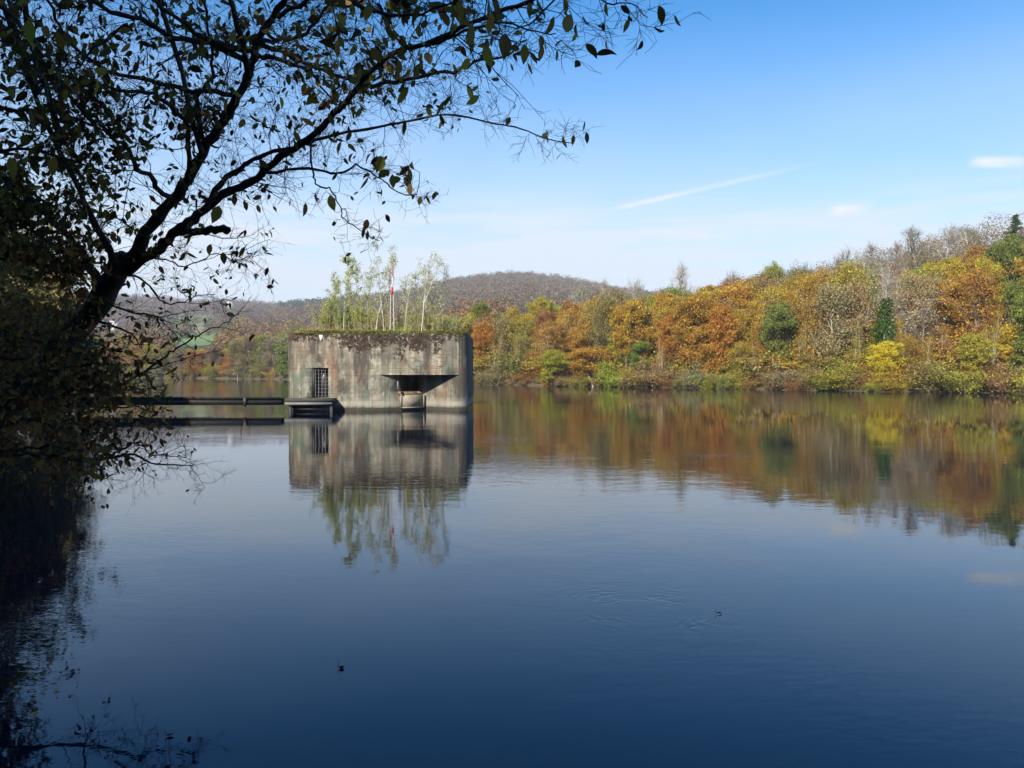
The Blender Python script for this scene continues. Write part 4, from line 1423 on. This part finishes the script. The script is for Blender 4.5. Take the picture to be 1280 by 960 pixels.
limb([(388, 172), (390, 206), (399, 227), (423, 245), (436, 269), (450, 287), (474, 301)], 6.4, 6.0, .010, .003, 5, .4)
limb([(330, 214), (388, 206), (419, 212), (447, 208), (481, 232), (521, 243)], 6.7, 5.9, .014, .004, 9, .7)
limb([(222, 290), (252, 289), (268, 287), (287, 288)], 7.7, 7.4, .040, .036, 1, 0, 'limb')
limb([(150, 338), (136, 310), (120, 282), (107, 256), (98, 232), (82, 203), (70, 180), (45, 120), (20, 40), (5, -30)], 7.9, 6.2, .055, .015, 16, 1.9)
limb([(120, 350), (104, 318), (60, 270), (20, 232), (-40, 190)], 8.0, 7.0, .06, .02, 14, 2.2)
# limbs crossing the upper left
limb([(312, 78), (279, 64), (258, 53), (231, 34), (200, 10), (170, -20)], 6.3, 5.2, .03, .010, 13, 1.0)
limb([(318, 62), (269, 55), (220, 43), (189, 26), (151, 14), (112, 0), (70, -20)], 6.2, 5.0, .03, .012, 13, 1.2)
limb([(320, 72), (346, 81), (382, 95), (398, 112), (420, 130)], 6.2, 5.7, .026, .006, 13, 1.0)
limb([(324, 58), (348, 65), (372, 79), (415, 98), (450, 100), (490, 92)], 6.2, 5.5, .024, .005, 13, .9)
limb([(325, 50), (348, 41), (380, 26), (398, 15), (440, 0), (480, -20)], 6.1, 5.0, .022, .006, 13, 1.0)
limb([(300, 118), (255, 108), (205, 96), (150, 80), (90, 40), (60, 0)], 6.8, 5.2, .028, .009, 14, 1.4)
limb([(252, 190), (244, 150), (240, 110), (258, 80), (262, 40), (250, -20)], 7.2, 5.9, .028, .009, 13, 1.0)
limb([(240, 215), (222, 165), (180, 130), (140, 128), (90, 110), (20, 90)], 7.3, 5.2, .028, .008, 14, 1.6)
limb([(215, 250), (190, 215), (165, 180), (140, 150), (100, 120), (40, 60), (0, 20)], 7.4, 5.0, .03, .008, 14, 1.7)
limb([(160, 30), (130, 52), (100, 82), (85, 100)], 5.6, 5.4, .016, .005, 12, .8)
limb([(-60, -30), (10, 20), (30, 60), (60, 130)], 4.6, 4.4, .022, .006, 10, 1.6)
limb([(-40, 120), (30, 140), (90, 150), (140, 170)], 5.2, 6.2, .02, .006, 14, 2.2)
limb([(-60, 200), (20, 190), (80, 200), (130, 215)], 5.6, 6.5, .02, .006, 14, 2.4)
limb([(345, 20), (400, -5), (470, -25), (560, -30)], 5.0, 3.9, .018, .006, 14, 1.5)
limb([(400, -40), (450, 5), (500, 14), (540, 8), (590, -10)], 3.6, 3.3, .012, .003, 11, 2.0)
limb([(590, -30), (620, 10), (625, 35)], 3.3, 3.2, .007, .002, 7, 1.2)
limb([(680, -40), (706, -4), (712, 14)], 3.1, 3.1, .004, .0015, 3, .8)
limb([(700, -30), (750, -3), (785, 5), (810, 22)], 4.2, 4.2, .007, .002, 10, .3)
# leafy boughs in front of the trunk
for bough in ([(-105, 590), (-90, 440), (-10, 400), (60, 418), (115, 440)], [(-105, 590), (-80, 500), (-10, 468), (60, 480), (135, 472)], [(-105, 590), (-110, 380), (-40, 330), (20, 328), (75, 350), (105, 332)],
              [(-105, 590), (-120, 330), (-50, 268), (10, 280), (60, 300), (90, 322)], [(-105, 590), (-60, 545), (20, 528), (90, 540), (150, 530)], [(-105, 590), (-110, 470), (-40, 430), (20, 440), (70, 452), (160, 455)],
              [(-105, 590), (-120, 300), (-60, 230), (0, 225), (50, 240), (85, 262)], [(-105, 590), (-70, 560), (10, 555), (70, 560), (120, 552)]):
    limb(bough, 9.0, 6.6, .03, .004, 12, 2.0)
# unseen canopy limbs over the viewer's left, added to darken the water's reflection
limb([(310, 96), (280, -30), (210, -140), (110, -240)], 6.2, 4.8, .03, .008, 13, 1.6)
limb([(70, 180), (20, -60), (-20, -200), (-30, -340)], 6.6, 5.0, .035, .010, 13, 2.0)
limb([(45, 120), (-40, -60), (-120, -220), (-150, -420)], 6.4, 4.8, .035, .010, 13, 2.0)
limb([(252, 190), (180, -40), (120, -120), (20, -180)], 7.1, 5.6, .03, .008, 13, 1.8)
# low boughs over the water
limb([(-120, 600), (16, 567), (68, 574), (122, 574), (149, 570), (168, 568), (190, 579), (217, 581), (241, 582)], 9.3, 8.9, .05, .006, 7, .2)
limb([(144, 570), (163, 556), (179, 549), (190, 562), (211, 567), (234, 571)], 9.0, 8.8, .014, .004, 10, .25)
limb([(238, 582), (248, 594), (256, 609)], 8.9, 8.8, .005, .002, 8, .2)
limb([(102, 536), (100, 575), (106, 597), (121, 614)], 9.1, 9.0, .014, .003, 10, .5)
limb([(60, 500), (133, 490), (163, 486), (190, 483), (210, 480)], 9.3, 9.0, .02, .004, 7, .4)
limb([(40, 520), (90, 510), (150, 512), (170, 508), (190, 513)], 9.0, 8.6, .02, .004, 10, 1.2)
limb([(110, 500), (180, 465), (198, 456), (214, 446), (233, 435), (247, 424), (269, 412), (286, 401), (303, 384)], 9.6, 9.0, .022, .003, 4, .12)
limb([(190, 460), (214, 452), (235, 444), (262, 441)], 9.4, 9.2, .008, .002, 5, .15)
limb([(150, 345), (178, 348), (205, 372), (222, 378), (243, 372), (268, 368)], 7.9, 7.4, .014, .003, 8, .7)
limb([(130, 372), (160, 388), (195, 395), (200, 400), (205, 408)], 8.1, 7.9, .016, .004, 9, .9)
limb([(118, 400), (150, 412), (165, 420), (178, 436)], 8.2, 8.0, .02, .004, 10, 1.3)
limb([(165, 330), (200, 318), (225, 330), (262, 320), (290, 326), (312, 322)], 7.8, 7.2, .010, .0025, 10, .9)

rn = np.random.default_rng(99)
tw_g, lf_g, low_g = Geo(), Geo(), Geo()
for P, r0, r1, tw, lf, nm in LIMBS:
    g = Geo()
    k = len(P)
    rad = r0 + (r1 - r0) * np.linspace(0, 1, k) ** (.5 if nm == 'limb' and r0 > .03 else .75)
    rad = rad * (1 + .10 * np.sin(np.arange(k) * 1.7 + r0 * 100))
    Pj = P + rn.normal(size=P.shape) * rad[:, None] * .22
    g.tubes(Pj - NB, rad, 9 if r0 > .05 else 6)
    obj(nm, g, M_BARK, near, True, color=(.055, .045, .035))
    Ln = np.linalg.norm(np.diff(P, axis=0), axis=1).sum()
    n1 = max(2, int(Ln * tw))
    if tw <= 1:
        continue
    pos, tan, tt, _ = on_lines(rn, P[None], n1, .06 if r0 < .09 else .3, 1.0)
    d = side_dirs(rn, tan, 30, 75)
    L1 = rn.uniform(.15, .66, n1) * (1.1 - (.4 if r0 > .05 or P[-1][0] < -1.5 else .82) * tt)
    T1 = wander(rn, pos, d, L1, 6, .24, .03)
    s1 = np.clip(L1 * .008, .0018, .007)[:, None]
    tw_g.tubes(T1 - NB, s1 * np.linspace(1, .45, 6)[None], 4)
    pos2, tan2, t2, i2 = on_lines(rn, T1, 5, .15, 1.0)
    L2 = rn.uniform(.08, .36, len(pos2)) * np.clip(L1[i2] / .5, .5, 1.2)
    T2 = wander(rn, pos2, side_dirs(rn, tan2, 25, 60), L2, 4, .22, .02)
    tw_g.tubes(T2 - NB, (np.clip(L2 * .006, .0013, .0026))[:, None] * np.linspace(1, .6, 4)[None], 3)
    pos3, tan3, t3, i3 = on_lines(rn, T2, 3, .2, 1.0)
    T3 = wander(rn, pos3, side_dirs(rn, tan3, 25, 60), rn.uniform(.03, .14, len(pos3)), 3, .2, .02)
    tw_g.tubes(T3 - NB, np.array([.0013, .0011, .0009])[None] * np.ones((len(T3), 1)), 3)
    # leaves hang from the fine twigs
    nl = int(len(T2) * 1.15 * lf)
    if nl:
        src = np.concatenate([T2[:, -1], T2[:, 2], T1[:, -1], T1[:, 3], T3[:, -1]])
        c = src[rn.integers(0, len(src), nl)]
        dd = unit(rn.normal(size=(nl, 3)) * np.array([.55, .55, .4]) + np.array([0, 0, -.55]))
        LL = np.clip(rn.lognormal(math.log(.060), .34, nl), .028, .115)
        tn = np.stack([rn.uniform(0, 1, nl) ** 1.3, rn.uniform(0, 1, nl), rn.uniform(0, 1, nl)], 1)
        leaves(low_g if P[-1][2] < 4.2 and P[-1][0] < -3.0 else lf_g, rn, c - NB, dd, LL, tn, FINE, FINE_F)
        tw_g.tubes(np.stack([c - dd * .002, c + dd * .004], 1) - NB, np.full((nl, 2), .0009), 3)
# a few big leaves close to the lens and the odd yellow one
BIG = [(590, 42, 3.2, .095), (622, 30, 3.2, .11), (631, 58, 3.3, .11), (710, 30, 3.1, .105), (551, 135, 5.2, .13), (475, 206, 5.5, .12), (415, 254, 5.8, .12), (381, 262, 6.0, .11), (270, 268, 6.6, .16),
       (188, 86, 3.6, .06), (147, 122, 4.2, .06), (37, 40, 3.0, .09), (75, 52, 3.0, .085), (66, 208, 3.6, .09), (610, 70, 3.3, .10), (662, 13, 3.6, .075), (758, 12, 4.0, .07), (460, 15, 3.4, .085), (500, 10, 3.3, .10),
       (520, 18, 3.4, .09), (575, 15, 3.3, .10), (437, 152, 5.6, .10), (417, 110, 5.7, .10), (230, 60, 4.0, .08), (120, 110, 3.8, .09), (40, 150, 3.4, .10), (15, 210, 3.6, .10), (100, 165, 3.8, .085), (235, 300, 6.8, .13), (262, 312, 6.8, .10)]
bp = np.array([at(*b[:3]) for b in BIG])
nb = len(BIG)
dd = unit(rn.normal(size=(nb, 3)) * np.array([.35, .2, .2]) + np.array([0, 0, -1]))
lf2 = Geo()
leaves(lf2, rn, bp - dd * np.array([b[3] / 2 for b in BIG])[:, None] - NB, dd, [b[3] for b in BIG], np.stack([rn.uniform(.2, .9, nb), rn.uniform(0, 1, nb), rn.uniform(0, 1, nb)], 1), FINE, FINE_F)
base_pts = bp - dd * np.array([b[3] / 2 for b in BIG])[:, None]
limb_pts = np.concatenate([L[0] for L in LIMBS])
for p in base_pts:
    q = limb_pts[np.argmin(np.linalg.norm(limb_pts - p, axis=1))]
    if np.linalg.norm(q - p) < .7:
        ln_ = np.linalg.norm(q - p)
        m1_ = q * .66 + p * .34 + rn.normal(size=3) * ln_ * .10 + np.array([0, 0, .10 * ln_])
        m2_ = q * .33 + p * .67 + rn.normal(size=3) * ln_ * .10 + np.array([0, 0, .05 * ln_])
        tw_g.tubes(resample(np.array([q, m1_, m2_, p]), 8) - NB, np.linspace(.0028, .0012, 8), 4)
obj('twigs', tw_g, M_BARK, near, color=(.05, .042, .034))
obj('leaves', lf_g, M_NEAR, near, color=(.28, .19, .04))
obj('lower_leaves', low_g, M_NEAR, near, color=(.32, .185, .05))
obj('large_leaves', lf2, M_NEAR, near, color=(.27, .21, .035))


# ------------------------------------------------------------------ trees and shrubs of the near bank
def bank_shrub(seed, x, y, reach, high, colour, label, nst=16, leafn=9, llen=(.07, .12)):
    nst, leafn = nst + 6, leafn + 4
    r = np.random.default_rng(seed)
    zb = float(near_z(np.array(x), np.array(y))) - .1
    o = empty('overhanging_shrub', (x, y, zb))
    tag(o, label, 'shrub', 'dark shrubs on the left bank')
    az = r.uniform(-1.3, 1.3, nst)
    base = r.normal(size=(nst, 3)) * np.array([.4, .5, 0])
    d = np.stack([np.cos(az) * reach, np.sin(az) * reach, r.uniform(.35, 1, nst) * high], 1)
    L = np.linalg.norm(d, axis=1) * r.uniform(.7, 1.15, nst)
    T = wander(r, base, d, L, 9, .10, -.03)
    st, lf = Geo(), Geo()
    st.tubes(T, np.linspace(.045, .008, 9)[None] * np.ones((nst, 1)), 5)
    pos, tan, tt, _ = on_lines(r, T, 15, .15, 1)
    B1 = wander(r, pos, side_dirs(r, tan, 30, 70), r.uniform(.4, 1.5, len(pos)), 5, .18, 0)
    st.tubes(B1, np.linspace(.010, .004, 5)[None] * np.ones((len(B1), 1)), 3)
    pos, tan, tt, _ = on_lines(r, B1, 6, .15, 1)
    B2 = wander(r, pos, side_dirs(r, tan), r.uniform(.12, .5, len(pos)), 3, .2, 0)
    st.tubes(B2, np.linspace(.004, .002, 3)[None] * np.ones((len(B2), 1)), 3)
    pos, tan, tt, _ = on_lines(r, B2, leafn, .1, 1)
    pos = pos + r.normal(size=pos.shape) * .05
    dd = unit(r.normal(size=pos.shape) + np.array([0, 0, -.5]))
    leaves(lf, r, pos, dd, r.uniform(*llen, len(pos)), r.uniform(0, 1, (len(pos), 3)))
    obj('stems', st, M_BARK, o, color=(.06, .05, .035))
    obj('leaves', lf, M_NEAR, o, color=colour)


bank_shrub(201, -11.3, 11.5, 2.6, 3.5, (.26, .13, .04), 'brown shrub overhanging the water nearest the camera', 18, 9)
bank_shrub(202, -13.4, 15.5, 3.7, 3.7, (.30, .14, .04), 'rust leaved shrub arching over the water below the leaning trunk', 18, 9)
bank_shrub(203, -16.4, 20.0, 4.2, 3.6, (.17, .14, .045), 'olive dark shrub behind the leaning trunk', 18, 9, (.07, .12))
bank_shrub(204, -20.6, 27.0, 4.4, 4.4, (.20, .12, .05), 'dark brown shrub hiding the left end of the footbridge', 18, 9, (.08, .14))
bank_shrub(205, -25.4, 34.5, 4.6, 5.2, (.20, .15, .05), 'tall dim shrub just before the footbridge', 18, 9, (.09, .15))

NEARTREES = [
    ('leafy', -20.0, 25, 11.0, 10, 'olive', 'dark leafy tree on the left bank behind the leaning trunk'),
    ('half', -17.5, 19.5, 11.5, 8, 'brown', 'thinning tree on the left bank at the photo edge'),
    ('leafy', -25.5, 33, 12.0, 10, 'brown', 'brown leafy tree on the left bank before the footbridge'),
    ('leafy', -30.5, 45, 11.5, 9, 'olive', 'olive tree where the footbridge meets the left bank'),
    ('half', -33.0, 55, 11.5, 10, 'grey-brown', 'grey thinning tree behind the bank end of the footbridge'),
    ('leafy', -25.0, 27, 15, 11, 'dark green', 'tall dark green tree on the left bank at the photo edge'),
    ('leafy', -36.0, 60, 12, 11, 'dark green', 'dark green tree on the point beyond the footbridge'),
    ('leafy', -33.0, 40, 14, 11, 'rust', 'rust tree on the left bank above the footbridge'),
]
for kd, x, y, h, wd, colr, lab in NEARTREES:
    plant(kd, (x, y, float(near_z(np.array(x), np.array(y))) - .2), h, wd, colr, 'dark', lab, 'trees on the left bank')
# unseen woodland planted behind the camera to keep the near bank in shade
k = 0
SHADE = [(-9.5, 1.5), (-14, 6), (-12, -5), (-5, -7), (-18, 0), (-20, 10), (-16, -11), (-9, -14), (-3, -14), (-24, -6), (-23, 4), (-26, 14), (-20, -18), (-13, -20), (-29, 6), (3, -9), (8, -14), (-28, -14), (-31, 20), (2, -18)]
for x, y in SHADE:
    kd, colr = [('leafy', 'olive'), ('leafy', 'dark green'), ('leafy', 'brown')][k % 3]
    k += 1
    zz = float(near_z(np.array(float(x)), np.array(float(y)))) - .2
    h = rng.uniform(11, 15)
    plant(kd, (x, y, zz), h, h * .85, colr, 'dark', f'{colr} leafy shade tree added unseen on the slope behind the viewer', 'unseen shade trees behind the viewer')

# ------------------------------------------------------------------ small floating leaves
M_DEB = simple('wet_dead_leaf', (.03, .022, .015), .5, .3, 20)
for i, (px, py, s, lab) in enumerate([(900, 768, .08, 'curled dark leaf floating right of the middle of the river'), (427, 836, .055, 'small dark leaf floating low left of the middle'),
                                      (212, 921, .06, 'tiny dark leaf floating at the lower left')]):
    d = ray(px, py)
    tt = -HCAM / d[2]
    p = d * tt + np.array([0, 0, HCAM])
    g = Geo()
    r = np.random.default_rng(i)
    leaves(g, r, np.array([[-s / 2, 0, .008]]), np.array([[1, .3, .05]]), [s], np.full((1, 3), .5))
    g.tubes([(-s / 2, 0, .008), (-s * .6, .01, .03), (-s * .62, .02, .055)], [.003, .0025, .002], 5)
    o = obj('floating_leaf', g, M_DEB, loc=(p[0], p[1], .004))
    tag(o, lab, 'leaf', 'leaves floating on the river')

# ------------------------------------------------------------------ air
HAZE = 0.00025
if HAZE:
    g = Geo().box((-1500, -140, -4), (3300, 2700, 215))
    m, t, out = material('valley_haze')
    vol = t.n('ShaderNodeVolumePrincipled', {'Color': (.90, .93, 1.0, 1), 'Density': HAZE, 'Anisotropy': .0})
    t.set(out.inputs['Volume'], vol.outputs[0])
    tag(obj('haze', g, m), kind='stuff')

# ------------------------------------------------------------------ camera and render
cam = bpy.data.cameras.new('camera')
cam.sensor_width = 36
cam.lens = F / 1280 * 36
cam.clip_start = .05
cam.clip_end = 6000
co = bpy.data.objects.new('camera', cam)
co.location = (0, 0, HCAM)
co.rotation_euler = (math.pi / 2 - TH, 0, 0)
COL.objects.link(co)
scene.camera = co
vs = scene.view_settings
vs.view_transform = 'Standard'
vs.look = 'None'
vs.exposure = .67
vs.gamma = 1
vs.use_curve_mapping = False
cy = scene.cycles
cy.use_denoising = True
cy.max_bounces = 6
cy.diffuse_bounces = 2
cy.glossy_bounces = 3
cy.transmission_bounces = 3
cy.volume_bounces = 0
cy.transparent_max_bounces = 4
cy.caustics_reflective = False
cy.caustics_refractive = False
